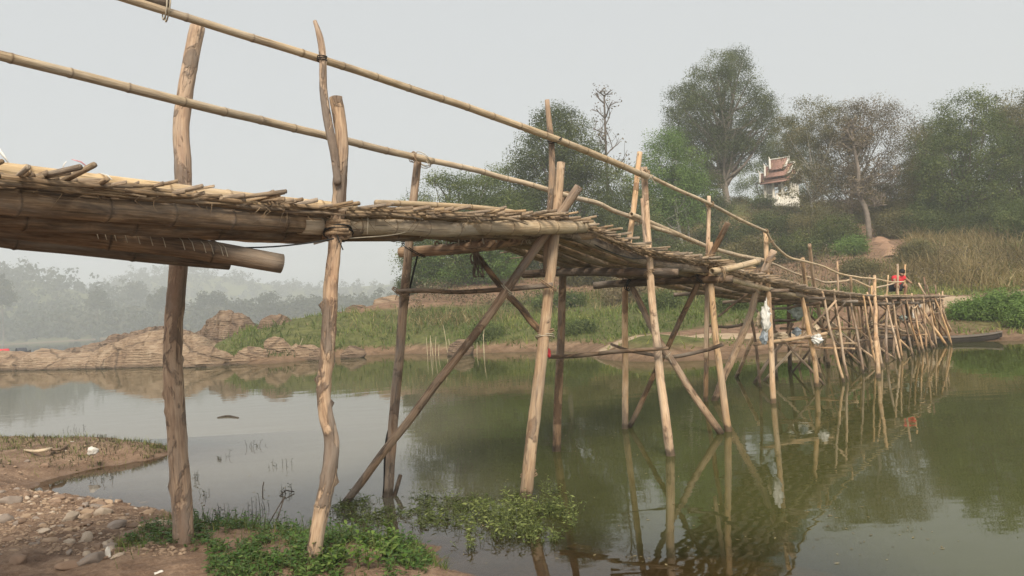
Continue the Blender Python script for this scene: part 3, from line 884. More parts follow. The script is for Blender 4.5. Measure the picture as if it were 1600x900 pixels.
# thinner legs of the long middle stretch (foot, top)
for f, t, Yt, r, mat in [((1311, 563), (1306, 470), 17.2, 0.045, 'pole'), ((1310, 470), (1308, 409), 17.2, 0.03, 'pole'), ((1343, 566), (1328, 432), 17.6, 0.04, 'pole'), ((1372, 590), (1367, 432), 18.6, 0.055, 'pole'),
                         ((1362, 470), (1362, 446), 20.5, 0.035, 'pole'), ((1313, 560), (1328, 514), 19.6, 0.04, 'pole'), ((1325, 552), (1336, 523), 20.5, 0.035, 'pole'), ((1349, 551), (1361, 477), 20.2, 0.045, 'pole'),
                         ((1284, 508), (1296, 472), 18.2, 0.03, 'dark_pole'), ((1330, 557), (1324, 470), 20.3, 0.04, 'brace'), ((1357, 562), (1345, 470), 19.9, 0.04, 'brace'), ((1378, 553), (1393, 500), 21.0, 0.045, 'pole'),
                         ((1385, 566), (1388, 470), 19.5, 0.04, 'brace'), ((1404, 547), (1391, 464), 20.2, 0.06, 'pole'), ((1396, 556), (1401, 470), 20.7, 0.04, 'brace'), ((1404, 480), (1403, 412), 20.8, 0.04, 'pole'), ((1413, 462), (1415, 414), 22.6, 0.035, 'pole'),
                         ((1479, 540), (1437, 478), 22.4, 0.05, 'pole'), ((1461, 543), (1435, 503), 22.1, 0.05, 'pole'), ((1439, 546), (1420, 506), 21.5, 0.05, 'pole'), ((1447, 541), (1447, 464), 22.9, 0.045, 'pole'),
                         ((1461, 536), (1455, 466), 23.4, 0.05, 'pole'), ((1471, 532), (1462, 467), 23.8, 0.06, 'pole'), ((1492, 529), (1467, 473), 24.0, 0.05, 'pole'), ((1470, 535), (1450, 472), 23.2, 0.045, 'pole'), ((1485, 531), (1458, 487), 23.6, 0.045, 'pole'),
                         ((1433, 538), (1431, 470), 22.3, 0.045, 'pole'), ((1418, 540), (1417, 470), 21.9, 0.05, 'dark_pole'), ((1409, 543), (1403, 500), 21.3, 0.04, 'pole'), ((1425, 541), (1424, 480), 22.0, 0.04, 'brace'), ((1456, 538), (1458, 475), 24.4, 0.05, 'dark_pole'),
                         ((1474, 480), (1472, 455), 24.6, 0.04, 'pole'), ((1446, 463), (1443, 433), 23.0, 0.035, 'brace'), ((1453, 463), (1448, 445), 24.2, 0.03, 'brace'), ((1446, 462), (1436, 442), 22.4, 0.03, 'pole'), ((1462, 458), (1461, 446), 24.8, 0.03, 'brace')]:
    yw = W(*f) if f[1] > 522 else Yt
    m_mid = ((f[0] + t[0]) / 2 + rnd.uniform(-1.5, 1.5), (f[1] + t[1]) / 2)
    post([f, m_mid, t], r, r * 0.82, yw, Yt, mat, sides=8, wob=0.03, rough=0.07, sink=0.5 if f[1] > 522 else 0.02, step=0.16)

# spindly extra legs and braces, tied in wherever the long stretch sagged
s_ = EL[6] + 0.5
while s_ < EL[8] - 0.2:
    for off, sg in ((-0.12, -1), (DECK_W + 0.12, 1)):
        if rnd.random() < 0.25: continue
        top = deck_pt(s_ + rnd.uniform(-.2, .2), off * 0.6 if off < 0 else off, rnd.choice([-0.05, 0.05, 0.1, 0.75]) if sg > 0 else rnd.choice([-0.05, 0.05, 0.12]))
        ft = deck_pt(min(max(s_ + rnd.uniform(-.5, .5), 0), EL[8]), off + sg * rnd.uniform(0.0, 0.45)); ft.z = -0.5
        mid = (top + ft) / 2 + Vector((rnd.uniform(-.05, .05), rnd.uniform(-.05, .05), 0))
        part('post', rnd.choice(['pole', 'pole', 'pole', 'brace']), [ft, mid, top], [0.036, 0.032, 0.026], sides=7, rough=0.08, wob=0.03, step=0.2)
    if rnd.random() < 0.75:
        a = deck_pt(s_, -0.15, -0.12); b = deck_pt(min(s_ + rnd.uniform(-.9, .9), EL[8]), DECK_W + 0.3); b.z = -0.3
        if rnd.random() < 0.5: a, b = deck_pt(s_, DECK_W + 0.1, -0.12), deck_pt(min(s_ + rnd.uniform(-.6, .6), EL[8]), -0.4); b.z = -0.3
        part('brace', rnd.choice(['pole', 'brace', 'dark_pole']), [a, (a + b) / 2, b], [0.026, 0.03, 0.032], sides=7, rough=0.08, wob=0.03, step=0.2)
    if rnd.random() < 0.5:
        z = rnd.uniform(0.35, 1.2); a, b = deck_pt(s_, -0.25), deck_pt(min(s_ + rnd.uniform(-.3, 1.2), EL[8]), rnd.choice([DECK_W + 0.25, -0.25])); a.z = z; b.z = z + rnd.uniform(-.15, .15)
        if (a - b).length > 0.4: part('crossbar', rnd.choice(['pole', 'brace']), [a, (a + b) / 2 - Vector((0, 0, .02)), b], 0.024, sides=7, rough=0.08, wob=0.02, step=0.2)
    s_ += rnd.uniform(0.5, 0.95)

# --- handrails
def rail(pts, r, yfun, mat, dy=0.0, name='handrail', nodes=0.36, **kw):
    P = [at(px, py, yfun(px) + dy) for px, py in pts]
    return part(name, mat, P, r, nodes=nodes, wob=kw.pop('wob', 0.006), **kw)
rail([(-140, -112), (60, -46), (200, 0), (330, 40), (500, 92), (620, 131), (760, 178), (862, 215), (940, 246), (1012, 276)], [0.021, 0.021, 0.022, 0.023, 0.025, 0.027, 0.030, 0.032, 0.034, 0.034], yn, 'bamboo', 0.04)
rail([(130, -34), (200, -14), (265, 8)], 0.034, yn, 'bamboo_old_shaded', 0.10, hollow=True)
rail([(1003, 270), (1060, 297), (1110, 319), (1160, 345), (1199, 362)], 0.022, yn, 'bamboo', 0.02)
rail([(1197, 361), (1208, 380), (1222, 394), (1236, 403), (1256, 408), (1283, 415), (1310, 427), (1340, 433), (1368, 436), (1395, 441), (1412, 440)], 0.02, yn, 'bamboo', 0.0, nodes=None, sides=8)
rail([(-160, 46), (0, 87), (140, 122), (290, 160), (420, 191), (600, 234), (676, 252)], [0.029, 0.030, 0.031, 0.032, 0.033, 0.034, 0.033], yf, 'bamboo', -0.14, hollow=True)
rail([(645, 246), (700, 256), (740, 265), (800, 281), (860, 298), (940, 321), (1012, 350), (1060, 368)], 0.030, yf, 'bamboo', -0.1, wob=0.02)
rail([(986, 335), (1040, 358), (1105, 385), (1150, 398), (1196, 407)], 0.036, yf, 'bamboo', -0.1, hollow=True)
rail([(1185, 405), (1215, 415), (1240, 426), (1270, 435), (1290, 441), (1320, 439), (1333, 437), (1362, 449), (1380, 447), (1400, 442)], 0.022, yf, 'bamboo', 0.0, nodes=None, sides=8)
coil(at(1010, 272, 8.9), (1, 0.4, -0.3), 0.045, 3, 0.006)

# --- ledger beams under the deck
part('ledger_beam', 'log_bark', ppx([(225, 350), (330, 362), (420, 366), (500, 364), (540, 363)], 5.75, 4.98), [0.066, 0.066, 0.062, 0.058, 0.05], rough=0.14, wob=0.012)
lb = part('ledger_beam', 'log', ppx([(626, 394), (700, 390), (790, 378), (880, 356)], 7.95, 7.2), [0.055, 0.056, 0.056, 0.052], rough=0.08, wob=0.01, label='bark beam wound with strips under the second trestle')
for k in range(9):
    t = 0.25 + k * 0.075
    coil(Vector(at(626, 394, 7.95)).lerp(Vector(at(880, 356, 7.2)), t) - Vector((0, 0, 0.012 * math.sin(math.pi * t))), (1, -0.5, 0.15), 0.06, 1, 0.009, 'strand' if k % 3 else 'tie', lb)
part('ledger_beam', 'log', ppx([(800, 357), (870, 366), (925, 366), (947, 355)], 7.3, 7.95), [0.05, 0.052, 0.05, 0.02], rough=0.1)
for s0, ext in ((EL[3], 0.3), (EL[4], 0.3), (EL[5], 0.3), (EL[6], 0.3), (EL[6] + 2.2, 0.3), (EL[7], 0.3), (EL[7] + 2.8, 0.3)):
    a, b = deck_pt(s0 + 0.1, -0.28, -0.2 if s0 < EL[5] else -0.13), deck_pt(s0 - 0.35, DECK_W + ext, -0.22 if s0 < EL[5] else -0.15)
    part('ledger_beam', 'dark_pole', [a, (a + b) / 2 + Vector((0, 0, 0.02)), b], 0.05 if s0 < EL[5] else 0.032, rough=0.1, wob=0.015)

# --- floor culms: thick bamboos laid lengthwise
spans = [(0.0, EL[2] + 0.38), (EL[2] - 0.45, EL[4] + 0.5), (EL[4] - 0.5, EL[6] + 0.6), (EL[6] - 0.6, EL[7] + 0.5), (EL[7] - 0.6, EL[8])]
for k, (a, b) in enumerate(spans):
    nculm = 9 if k < 2 else 7
    for j in range(nculm):
        off = 0.05 + j * (DECK_W - 0.1) / (nculm - 1)
        r = rnd.uniform(0.054, 0.064) if k < 1 else rnd.uniform(0.044, 0.052) if k < 2 else rnd.uniform(0.034, 0.044)
        aa, bb = a - rnd.uniform(0, 0.25) * (k > 0), b + rnd.uniform(-0.3, 0.25)
        if j == 0: bb = b + (0.0 if k == 0 else 0.1)
        if j == 0 and k == 0: aa, bb = EL[1] - 0.25, EL[2] - 0.25
        n = 7
        P = []
        drop = 0.0 if k <= 1 else 0.03
        for q in range(n):
            s = aa + (bb - aa) * q / (n - 1)
            sag = -0.03 * math.sin(math.pi * q / (n - 1)) * (k > 1)
            P.append(deck_pt(min(max(s, 0), EL[-1]), off + rnd.uniform(-0.012, 0.012), (-0.062 if k < 2 else -0.04) - drop + sag + rnd.uniform(-0.012, 0.008) - (0.025 if j % 2 and j > 0 else 0)))
        if j > 0 and k < 2: r *= 0.85
        mat = 'bamboo_old_shaded' if (j > 0 or k > 2 or k == 1) else 'bamboo'
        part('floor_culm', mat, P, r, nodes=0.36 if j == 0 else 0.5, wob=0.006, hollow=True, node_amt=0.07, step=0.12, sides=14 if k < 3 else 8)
part('floor_culm', 'bamboo', ppx([(690, 350), (800, 355), (880, 355), (924, 353)], 6.05, 7.75), [0.062, 0.062, 0.06, 0.058], nodes=0.3, sides=16, hollow=True, label='pale thick edge bamboo with its cut end past the second trestle')
# second edge culm stacked under the first at the near end, and two loose ones sagging below
part('floor_culm', 'bamboo_old_shaded', [deck_pt(0.0, 0.04, -0.062), deck_pt(1.2, 0.05, -0.066), deck_pt(EL[1] * 0.75, 0.05, -0.066), deck_pt(EL[1] + 0.25, 0.06, -0.07)], [0.066, 0.066, 0.064, 0.06], nodes=0.38, sides=16, hollow=True)
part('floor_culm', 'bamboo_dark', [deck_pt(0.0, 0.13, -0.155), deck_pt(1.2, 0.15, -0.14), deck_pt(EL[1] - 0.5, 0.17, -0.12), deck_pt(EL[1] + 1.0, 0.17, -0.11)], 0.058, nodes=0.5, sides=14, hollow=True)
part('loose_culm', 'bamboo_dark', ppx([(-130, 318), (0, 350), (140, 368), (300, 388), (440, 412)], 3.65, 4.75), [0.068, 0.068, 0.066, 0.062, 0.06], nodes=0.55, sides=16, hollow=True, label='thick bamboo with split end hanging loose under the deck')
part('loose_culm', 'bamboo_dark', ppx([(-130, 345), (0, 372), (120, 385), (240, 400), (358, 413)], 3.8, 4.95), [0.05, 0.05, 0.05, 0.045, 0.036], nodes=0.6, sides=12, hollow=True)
part('toe_culm', 'bamboo', [deck_pt(0.0, 0.30, 0.095), deck_pt(1.2, 0.33, 0.10), deck_pt(EL[1] - 0.4, 0.36, 0.085), deck_pt(EL[1] + 0.45, 0.30, 0.06)], 0.05, nodes=0.36, hollow=True)
part('toe_culm', 'bamboo', ppx([(588, 317), (650, 319), (740, 324), (800, 331), (852, 345)], 5.75, 7.5), [0.024, 0.024, 0.023, 0.022, 0.018], nodes=0.4)
part('toe_culm', 'bamboo', [deck_pt(EL[3] + 0.2, 0.02, 0.05), deck_pt(EL[3] + 0.9, 0.0, 0.045), deck_pt(EL[4] + 0.3, -0.02, 0.05), deck_pt(EL[4] + 1.6, 0.02, 0.05)], 0.035, nodes=0.4)

# --- deck: split laths along the edges, and the crosswise slats lying on them
lath = MB()
for off in (-0.02, 0.03, 0.12, DECK_W - 0.1, DECK_W - 0.02, 0.6):
    s = 0.0
    while s < EL[-1] - 1.2:
        ln = rnd.uniform(1.4, 2.6)
        e = min(s + ln, EL[-1])
        o1, o2 = off + rnd.uniform(-0.03, 0.03), off + rnd.uniform(-0.03, 0.03)
        lath.tube([deck_pt(s, o1, 0.012), deck_pt((s + e) / 2, (o1 + o2) / 2 + rnd.uniform(-.02, .02), 0.008), deck_pt(e, o2, 0.016)], 0.02, sides=6, seg=6, oval=0.45, seed=rnd.random() * 30)
        s = e - rnd.uniform(0.1, 0.3)
for k in range(260):
    s = rnd.uniform(0.1, EL[5])
    ln = rnd.uniform(0.25, 0.9)
    o1 = rnd.uniform(-0.11, 0.06); o2 = o1 + rnd.gauss(0, 0.07)
    z1 = rnd.uniform(-0.01, 0.035)
    lath.tube([deck_pt(s, o1, z1), deck_pt(s + ln * .5, (o1 + o2) / 2, z1 + rnd.uniform(-.012, .012)), deck_pt(s + ln, o2, z1 + rnd.gauss(0, 0.02))], [0.011, rnd.uniform(0.009, 0.016), 0.004], sides=5, seg=5, oval=0.35, seed=rnd.random() * 30)
for k in range(150):     # frayed fibre ends hanging below the mat
    s = rnd.uniform(0.1, EL[5]); o1 = rnd.uniform(-0.06, 0.0)
    p = deck_pt(s, o1, 0.005)
    lath.tube([p, p + Vector((rnd.gauss(0, .03), -0.03, -0.03)), p + Vector((rnd.gauss(0, .05), -0.035 - rnd.random() * .03, -rnd.uniform(0.04, 0.12)))], [0.003, 0.0025, 0.001], sides=3, seg=4)
deck = lath.build('deck', M['slat'], bridge)

stick_meshes = []
for k in range(14):
    b = MB()
    L = rnd.uniform(1.35, 1.62)
    r = rnd.choice([0.008, 0.009, 0.011, 0.012, 0.014, 0.018])
    bow = rnd.uniform(-0.03, 0.03)
    b.tube([(rnd.gauss(0, .02), -0.10 + rnd.uniform(-.06, .06), rnd.uniform(-0.01, 0.025)), (bow, 0.4, 0), (bow * 0.6, 0.9, 0.004), (0, L - 0.16, 0.0)], [r, r * 1.05, r, r * 0.85], sides=7, seg=7, oval=rnd.choice([0.35, 0.5, 0.75, 1.0]), rough=0.12, seed=k * 3.3)
    o = b.build('slat', M['slat'], deck)
    stick_meshes.append(o.data)
    bpy.data.objects.remove(o)
def slat_matrix(s):
    d = edge_dir(s)
    yaw = math.atan2(d.y, d.x) + max(-0.34, min(0.34, rnd.gauss(0, 0.18)))
    R = Matrix.Rotation(yaw, 4, 'Z') @ Matrix.Rotation(-abs(rnd.gauss(0, 0.028)) + rnd.gauss(0, 0.008), 4, 'X') @ Matrix.Rotation(rnd.uniform(-3, 3), 4, Vector((0, 1, 0)))
    T = Matrix.Translation(deck_pt(s, rnd.choice([rnd.uniform(-0.2, -0.02), rnd.uniform(-0.08, 0.2)]), 0.026 + rnd.uniform(0, 0.028)))
    # keep the roll about the stick's own axis small so that the bow stays level
    R = Matrix.Rotation(yaw, 4, 'Z') @ Matrix.Rotation(rnd.gauss(0.03, 0.035), 4, 'X')
    return T @ R
s = 0.35
count = 0
while count < 300 and s < EL[6] + 2.0:
    o = bpy.data.objects.new('slat', rnd.choice(stick_meshes))
    C.objects.link(o)
    o.parent = deck
    o.matrix_world = slat_matrix(s)
    s += rnd.choice([rnd.uniform(0.008, 0.03), rnd.uniform(0.03, 0.09)]) if s < EL[4] else rnd.uniform(0.045, 0.08)
    count += 1
rest = MB()
while s < EL[-1] - 0.05:
    a, b = deck_pt(s, -0.15 + rnd.uniform(-.1, .1), 0.04), deck_pt(min(s + rnd.uniform(-.12, .12), EL[-1]), DECK_W + 0.12, 0.04)
    rest.tube([a, (a + b) / 2 + Vector((0, 0, 0.01)), b], rnd.uniform(0.012, 0.024), sides=5, seg=4, seed=s)
    s += rnd.uniform(0.05, 0.08)
prop(rest.build('slats', M['slat'], bridge), None, None, None, 'stuff')
# a patch of woven mat near the far end
mat_b = MB()
for k in range(22):
    s0 = EL[7] + 0.8 + k * 0.085
    mat_b.box(deck_pt(s0, 0.45, 0.075 + 0.004 * (k % 2)), edge_dir(s0) * 0.038, Vector((-edge_dir(s0).y, edge_dir(s0).x, 0)) * 0.6, (0, 0, 0.006))
mo = mat_b.build('woven_mat', M['bamboo'], bridge, False)

# --- lashings wherever two poles cross and touch
_done = []
for i in range(len(POLES)):
    for j in range(i + 1, len(POLES)):
        (na, A, ra), (nb, B, rb_) = POLES[i], POLES[j]
        if na == nb == 'post' or min(A[:, 1].min(), B[:, 1].min()) > 15: continue
        D = np.linalg.norm(A[:, None] - B[None], axis=-1)
        ia, ib = np.unravel_index(D.argmin(), D.shape)
        if D[ia, ib] > (ra + rb_) * 1.5 + 0.03 or A[ia][1] > 15: continue
        c = (A[ia] + B[ib]) / 2
        if c[2] < 0.15 or any(np.linalg.norm(c - q) < 0.14 for q in _done): continue
        _done.append(c)
        ta = A[min(ia + 1, 59)] - A[max(ia - 1, 0)]; tb = B[min(ib + 1, 59)] - B[max(ib - 1, 0)]
        ta /= np.linalg.norm(ta); tb /= np.linalg.norm(tb)
        if np.dot(ta, tb) < 0: tb = -tb
        mt_ = rnd.choice(['tie', 'strand', 'tie', 'cord'])
        coil(c, ta + tb * 0.5 + np.array([0.15, 0, 0]), (ra + rb_) * 0.72 + D[ia, ib] * 0.32, rnd.choice([2, 3]), rnd.uniform(0.004, 0.007), mt_, spread=0.016)
        if rnd.random() < 0.6:      # a loose tail of the tie
            e = Vector(c) + Vector((rnd.uniform(-.05, .05), -ra - 0.03, -0.02))
            cordp_ = MB(); cordp_.tube([Vector(c) + Vector((0, -ra - 0.02, 0)), e, e + Vector((rnd.uniform(-.06, .06), 0, -rnd.uniform(.04, .12)))], 0.0035, sides=4, seg=6); cordp_.build('tie_end', M[mt_], bridge)

# --- cords and tapes tied on the bridge
def cordp(name, mat, pts, r, parent=bridge, **kw):
    return part(name, mat, pts, r, sides=5, parent=parent, **kw)
cordp('cord', 'cord', ppx([(285, 384), (350, 387), (420, 386), (480, 380), (522, 373)], 4.6, 4.9), 0.005)
cordp('cord', 'cord', ppx([(652, 400), (637, 470), (629, 560), (617, 640), (603, 690), (600, 770)], 7.72, W(606, 776) - 0.03), 0.010)
cordp('cord', 'cord', ppx([(874, 343), (900, 363), (940, 388), (985, 403), (1012, 403)], 7.15, 8.75), 0.006)
cordp('cord', 'strand', ppx([(540, 373), (620, 366), (683, 350), (760, 355), (862, 353)], 5.0, 7.0), 0.004)
cordp('cord', 'strand', ppx([(683, 351), (665, 363), (648, 378)], 5.85, 5.9), 0.004)
cordp('cord', 'strand', ppx([(574, 330), (575, 345), (574, 366)], 5.22, 5.2), 0.004)
cordp('cord', 'strand', ppx([(20, 330), (14, 345), (9, 330), (16, 300), (17, 282)], 3.66, 3.66), 0.004)
cordp('cord', 'pink_tape', ppx([(5, 305), (16, 300), (15, 280)], 3.65, 3.65), 0.006)
cordp('cord', 'strand', ppx([(8, 308), (10, 335), (2, 352)], 3.64, 3.62), 0.005)
cordp('tape', 'pink_tape', ppx([(138, 262), (131, 255), (120, 251), (112, 249)], 4.05, 4.0), [0.003, 0.005, 0.004, 0.002], oval=0.3)
cordp('tape', 'white_tape', ppx([(13, 254), (6, 246), (1, 236), (-6, 228)], 3.9, 3.9), [0.004, 0.008, 0.009, 0.009], oval=0.25)
cordp('tape', 'white_tape', ppx([(98, 262), (101, 255), (104, 252)], 4.0, 4.0), [0.003, 0.004, 0.002], oval=0.3)
cordp('tape', 'white_tape', ppx([(158, 271), (165, 272), (175, 281)], 4.05, 4.05), [0.003, 0.004, 0.003], oval=0.3)
for px in (150, 163, 178, 195, 215, 235, 255, 285, 300, 318, 330, 345, 352):   # pale bast strips hanging over the loose culm
    py = interp(px, [(0, 350), (140, 368), (300, 388), (440, 412)])
    Y = interp(px, [(-130, 3.65), (440, 4.75)]) - 0.07
    cordp('bast_strip', 'strand', [at(px - 7, py - 17, Y + 0.03), at(px, py - 10, Y), at(px + 4, py + 4, Y)], 0.0025)
#====PART4====
# ================================================================ vegetation
M['leaf_dark'] = leaf_mat('leaf_dark', (0.030, 0.046, 0.014), (0.088, 0.112, 0.034), (0.185, 0.20, 0.068))
M['leaf_mid'] = leaf_mat('leaf_mid', (0.036, 0.058, 0.016), (0.11, 0.145, 0.044), (0.22, 0.24, 0.085))
M['leaf_light'] = leaf_mat('leaf_light', (0.06, 0.11, 0.024), (0.14, 0.225, 0.052), (0.23, 0.31, 0.095))
M['leaf_dry'] = leaf_mat('leaf_dry', (0.065, 0.052, 0.032), (0.155, 0.120, 0.074), (0.26, 0.205, 0.125))
M['leaf_olive'] = leaf_mat('leaf_olive', (0.065, 0.066, 0.024), (0.15, 0.138, 0.056), (0.25, 0.21, 0.10))
M['leaf_fg'] = leaf_mat('leaf_foreground', (0.035, 0.075, 0.016), (0.075, 0.145, 0.032), (0.16, 0.22, 0.06), 0.3, 0.45)
M['leaf_bright'] = leaf_mat('leaf_bright', (0.085, 0.15, 0.025), (0.145, 0.225, 0.045), (0.20, 0.28, 0.07), 0.35, 0.4)
M['leaf_water'] = leaf_mat('leaf_waterweed', (0.04, 0.048, 0.016), (0.12, 0.155, 0.042), (0.24, 0.27, 0.09), 0.3, 0.45)
M['dry_grass'] = leaf_mat('dry_grass', (0.10, 0.075, 0.035), (0.26, 0.195, 0.095), (0.40, 0.32, 0.18), 0.3, 0.7)
M['green_grass'] = leaf_mat('green_grass', (0.06, 0.085, 0.02), (0.135, 0.18, 0.046), (0.28, 0.27, 0.09), 0.3, 0.6)
M['bark'] = plain_mat('tree_bark', (0.13, 0.105, 0.085), 0.9, 0.45, 3, 0.05)
M['bark_pale'] = plain_mat('pale_bark', (0.42, 0.39, 0.34), 0.9, 0.3, 3, 0.03)
M['bark_grey'] = plain_mat('grey_bark', (0.20, 0.165, 0.135), 0.9, 0.3, 3, 0.03)
PXM = lambda px, Y: px * Y / FPX

def crown_points(lobes, Y, nclump, shell=0.72):
    """clump centres inside a union of ellipsoids given as (px,py,rx,ry) at distance Y"""
    w = np.array([rx * ry for _, _, rx, ry in lobes], float); w /= w.sum()
    out = []
    for _ in range(nclump):
        k = rng.choice(len(lobes), p=w)
        px, py, rx, ry = lobes[k]
        c = np.array(at(px, py, Y))
        u = unit_vectors(1)[0] * (shell + (1 - shell) * rng.random()) if rng.random() < 0.85 else unit_vectors(1)[0] * rng.random()
        out.append(c + u * np.array([PXM(rx, Y), PXM((rx + ry) / 2, Y) * 0.9, PXM(ry, Y)]))
    return np.array(out)

def leafy(mb, cl, per, rad, size, aspect=0.55, flat=0.35, var_c=None):
    """leaf clumps: leaves face mostly outwards from their clump, so each clump shades as a mass"""
    rr_ = rng.uniform(0.6, 1.4, len(cl))
    cnt = np.maximum(3, (per * rr_ ** 1.5).astype(int))
    ctr = np.repeat(cl, cnt, 0)
    n = len(ctr)
    g_ = np.clip(rng.normal(size=(n, 3)), -1.5, 1.5)
    off = g_ * (rad * np.repeat(rr_, cnt))[:, None] * np.array([1, 1, 0.7])
    p = ctr + off
    nrm = g_ * 0.55 + unit_vectors(n) * 0.5 + np.array([0, 0, flat])
    nrm /= np.linalg.norm(nrm, axis=1)[:, None] + 1e-9
    a = np.cross(nrm, unit_vectors(n)); a /= np.linalg.norm(a, axis=1)[:, None] + 1e-9
    b = np.cross(nrm, a)
    s = size * rng.uniform(0.6, 1.35, n)
    vc = np.repeat(rng.random(len(cl)) if var_c is None else var_c, cnt)
    var = np.clip(0.75 * vc + 0.25 * rng.random(n), 0, 1)
    mb.leaves(p, a * s[:, None], b * (s * aspect)[:, None], var)

def tree(name, label, base, lobes, Y, leafmat, barkmat, trunk_r, nclump=220, per=34, leaf=0.13, clump=0.42, nbranch=40, trunk_top=None, lean=0.0, cat='tree', group='trees on the far bank', forks=1, trunk_pts=None, snap=True):
    bx, by = base
    if Y < 100 and snap:
        Y2 = ground_hit(bx, by, Y)
        Y = Y2
    b0 = at(bx, by, Y)
    gz = float(far_h(np.array([b0.x]), np.array([b0.y]))[0])
    b0.z = min(b0.z, gz) if abs(gz - b0.z) < 3 else gz
    root = empty(name, b0, label, cat, group)
    if Y < 100: lobes = [(a_, b_, c_ * 1.1, d_ * 1.1) for a_, b_, c_, d_ in lobes]; nclump = int(nclump * 1.35)
    cl = crown_points(lobes, Y, nclump)
    top = Vector(at(*(trunk_top or (lobes[0][0], lobes[0][1] - lobes[0][3] * 0.3)), Y))
    t = MB()
    mid = b0.lerp(top, 0.45) + Vector((rnd.uniform(-.3, .3), 0, 0))
    if trunk_pts: tp = [Vector(b0)] + [at(px, py, Y) for px, py in trunk_pts]
    else: tp = [b0 - Vector((0, 0, 0.3)), b0.lerp(mid, 0.5) + Vector((rnd.uniform(-.15, .15), 0, 0)), mid, top]
    t.tube([p - b0 for p in tp], list(np.linspace(trunk_r, trunk_r * 0.3, len(tp))), sides=9, seg=14, rough=0.1, seed=rnd.random() * 20)
    to = t.build('trunk', M[barkmat], root)
    br = MB()
    tpn = np.array([tuple(p) for p in catmull(tp, 30)])
    sel = rng.choice(len(cl), min(nbranch, len(cl)), replace=False)
    for i in sel:
        e = cl[i]
        cand = tpn[(tpn[:, 2] < e[2] - 0.1)]
        lo = tpn[0][2] + 0.2 * (tpn[-1][2] - tpn[0][2])
        cand = cand[cand[:, 2] > lo] if len(cand) else cand
        s0 = cand[rng.integers(len(cand))] if len(cand) else tpn[12]
        m1 = s0 + (e - s0) * 0.4 + np.array([0, 0, -0.06]) * np.linalg.norm(e - s0) + rng.normal(size=3) * 0.15
        m2 = s0 + (e - s0) * 0.75 + rng.normal(size=3) * 0.15
        br.tube([s0 - np.array(b0), m1 - np.array(b0), m2 - np.array(b0), e - np.array(b0)], [trunk_r * 0.5, trunk_r * 0.32, trunk_r * 0.18, 0.014], sides=5, seg=7)
    if len(sel): br.build('branches', M[barkmat], root)
    cr = MB()
    big = Y < 100
    leafy(cr, cl - np.array(b0), int(per * (3.4 if big else 1)), clump * (0.92 if big else 1), leaf * (0.47 if big else 1))
    cr.build('crown', M[leafmat], root, False)
    return root

# large single trees, left to right
tree('riverside_tree', 'spreading grey green tree at the left end of the wooded slope', (715, 445), [(700, 330, 60, 55), (745, 320, 52, 48), (660, 375, 38, 45), (790, 340, 45, 42), (720, 385, 60, 45), (655, 410, 30, 26)], 56, 'leaf_mid', 'bark', 0.16, 380, 42, 0.12, 0.42, 50)
tree('bushy_tree', 'fresh green bushy tree under the deck behind the second trestle', (735, 446), [(720, 412, 62, 30), (770, 405, 45, 28), (690, 425, 40, 18)], 54, 'leaf_light', 'bark', 0.1, 150, 44, 0.11, 0.36, 20)
tree('tall_tree', 'tall dark green tree beside the bare dead tree', (880, 425), [(870, 235, 58, 62), (905, 270, 36, 60), (835, 255, 36, 48), (880, 320, 62, 45), (830, 330, 40, 36), (875, 195, 38, 26)], 60, 'leaf_dark', 'bark', 0.2, 330, 42, 0.13, 0.45, 50)
tree('shrubby_tree', 'dark shrubby tree low on the slope beyond the deck', (850, 425), [(830, 385, 60, 38), (900, 380, 55, 42), (770, 365, 40, 30), (960, 370, 45, 44)], 58, 'leaf_dark', 'bark', 0.1, 240, 42, 0.12, 0.4, 20)
tree('green_tree', 'light green tree with two pale slender trunks', (1068, 385), [(1050, 262, 45, 48), (1020, 290, 36, 42), (1075, 310, 38, 44), (1040, 225, 26, 22), (1005, 335, 40, 36)], 66, 'leaf_light', 'bark_pale', 0.13, 250, 40, 0.13, 0.42, 26)
for fx, tx in ((1062, 1048), (1078, 1066)):
    pass
tree('giant_tree', 'tallest broad crowned tree left of the white shrine', (1138, 325), [(1125, 175, 70, 66), (1085, 195, 46, 50), (1168, 185, 42, 50), (1130, 112, 44, 30), (1105, 235, 56, 36), (1165, 235, 34, 24), (1075, 165, 32, 30), (1195, 170, 20, 22), (1150, 95, 16, 14), (1090, 275, 34, 26)], 76, 'leaf_dark', 'bark_grey', 0.36, 520, 40, 0.135, 0.5, 90)
tree('undergrowth_tree', 'dark leafy tree beneath the giant tree', (1090, 345), [(1085, 305, 40, 36), (1060, 340, 45, 32), (1115, 330, 25, 22)], 70, 'leaf_dark', 'bark', 0.1, 180, 40, 0.13, 0.42, 16)
tree('leaning_tree', 'olive tree with a pale forked trunk right of the shrine', (1270, 345), [(1262, 195, 45, 38), (1295, 205, 40, 46), (1235, 215, 26, 28), (1300, 255, 40, 44), (1246, 262, 14, 20), (1238, 290, 12, 18), (1232, 250, 14, 12), (1285, 300, 30, 40)], 68, 'leaf_olive', 'bark_pale', 0.16, 250, 36, 0.12, 0.42, 36, trunk_pts=[(1268, 315), (1278, 297), (1273, 272), (1290, 245), (1300, 215)])
tree('olive_tree', 'brownish olive tree behind the bare grey tree', (1330, 350), [(1340, 235, 46, 70), (1390, 240, 48, 70), (1365, 195, 44, 40), (1420, 260, 34, 56), (1310, 285, 40, 60), (1360, 300, 60, 50), (1330, 200, 36, 40), (1420, 320, 36, 40)], 72, 'leaf_dry', 'bark_grey', 0.16, 330, 34, 0.12, 0.48, 70)
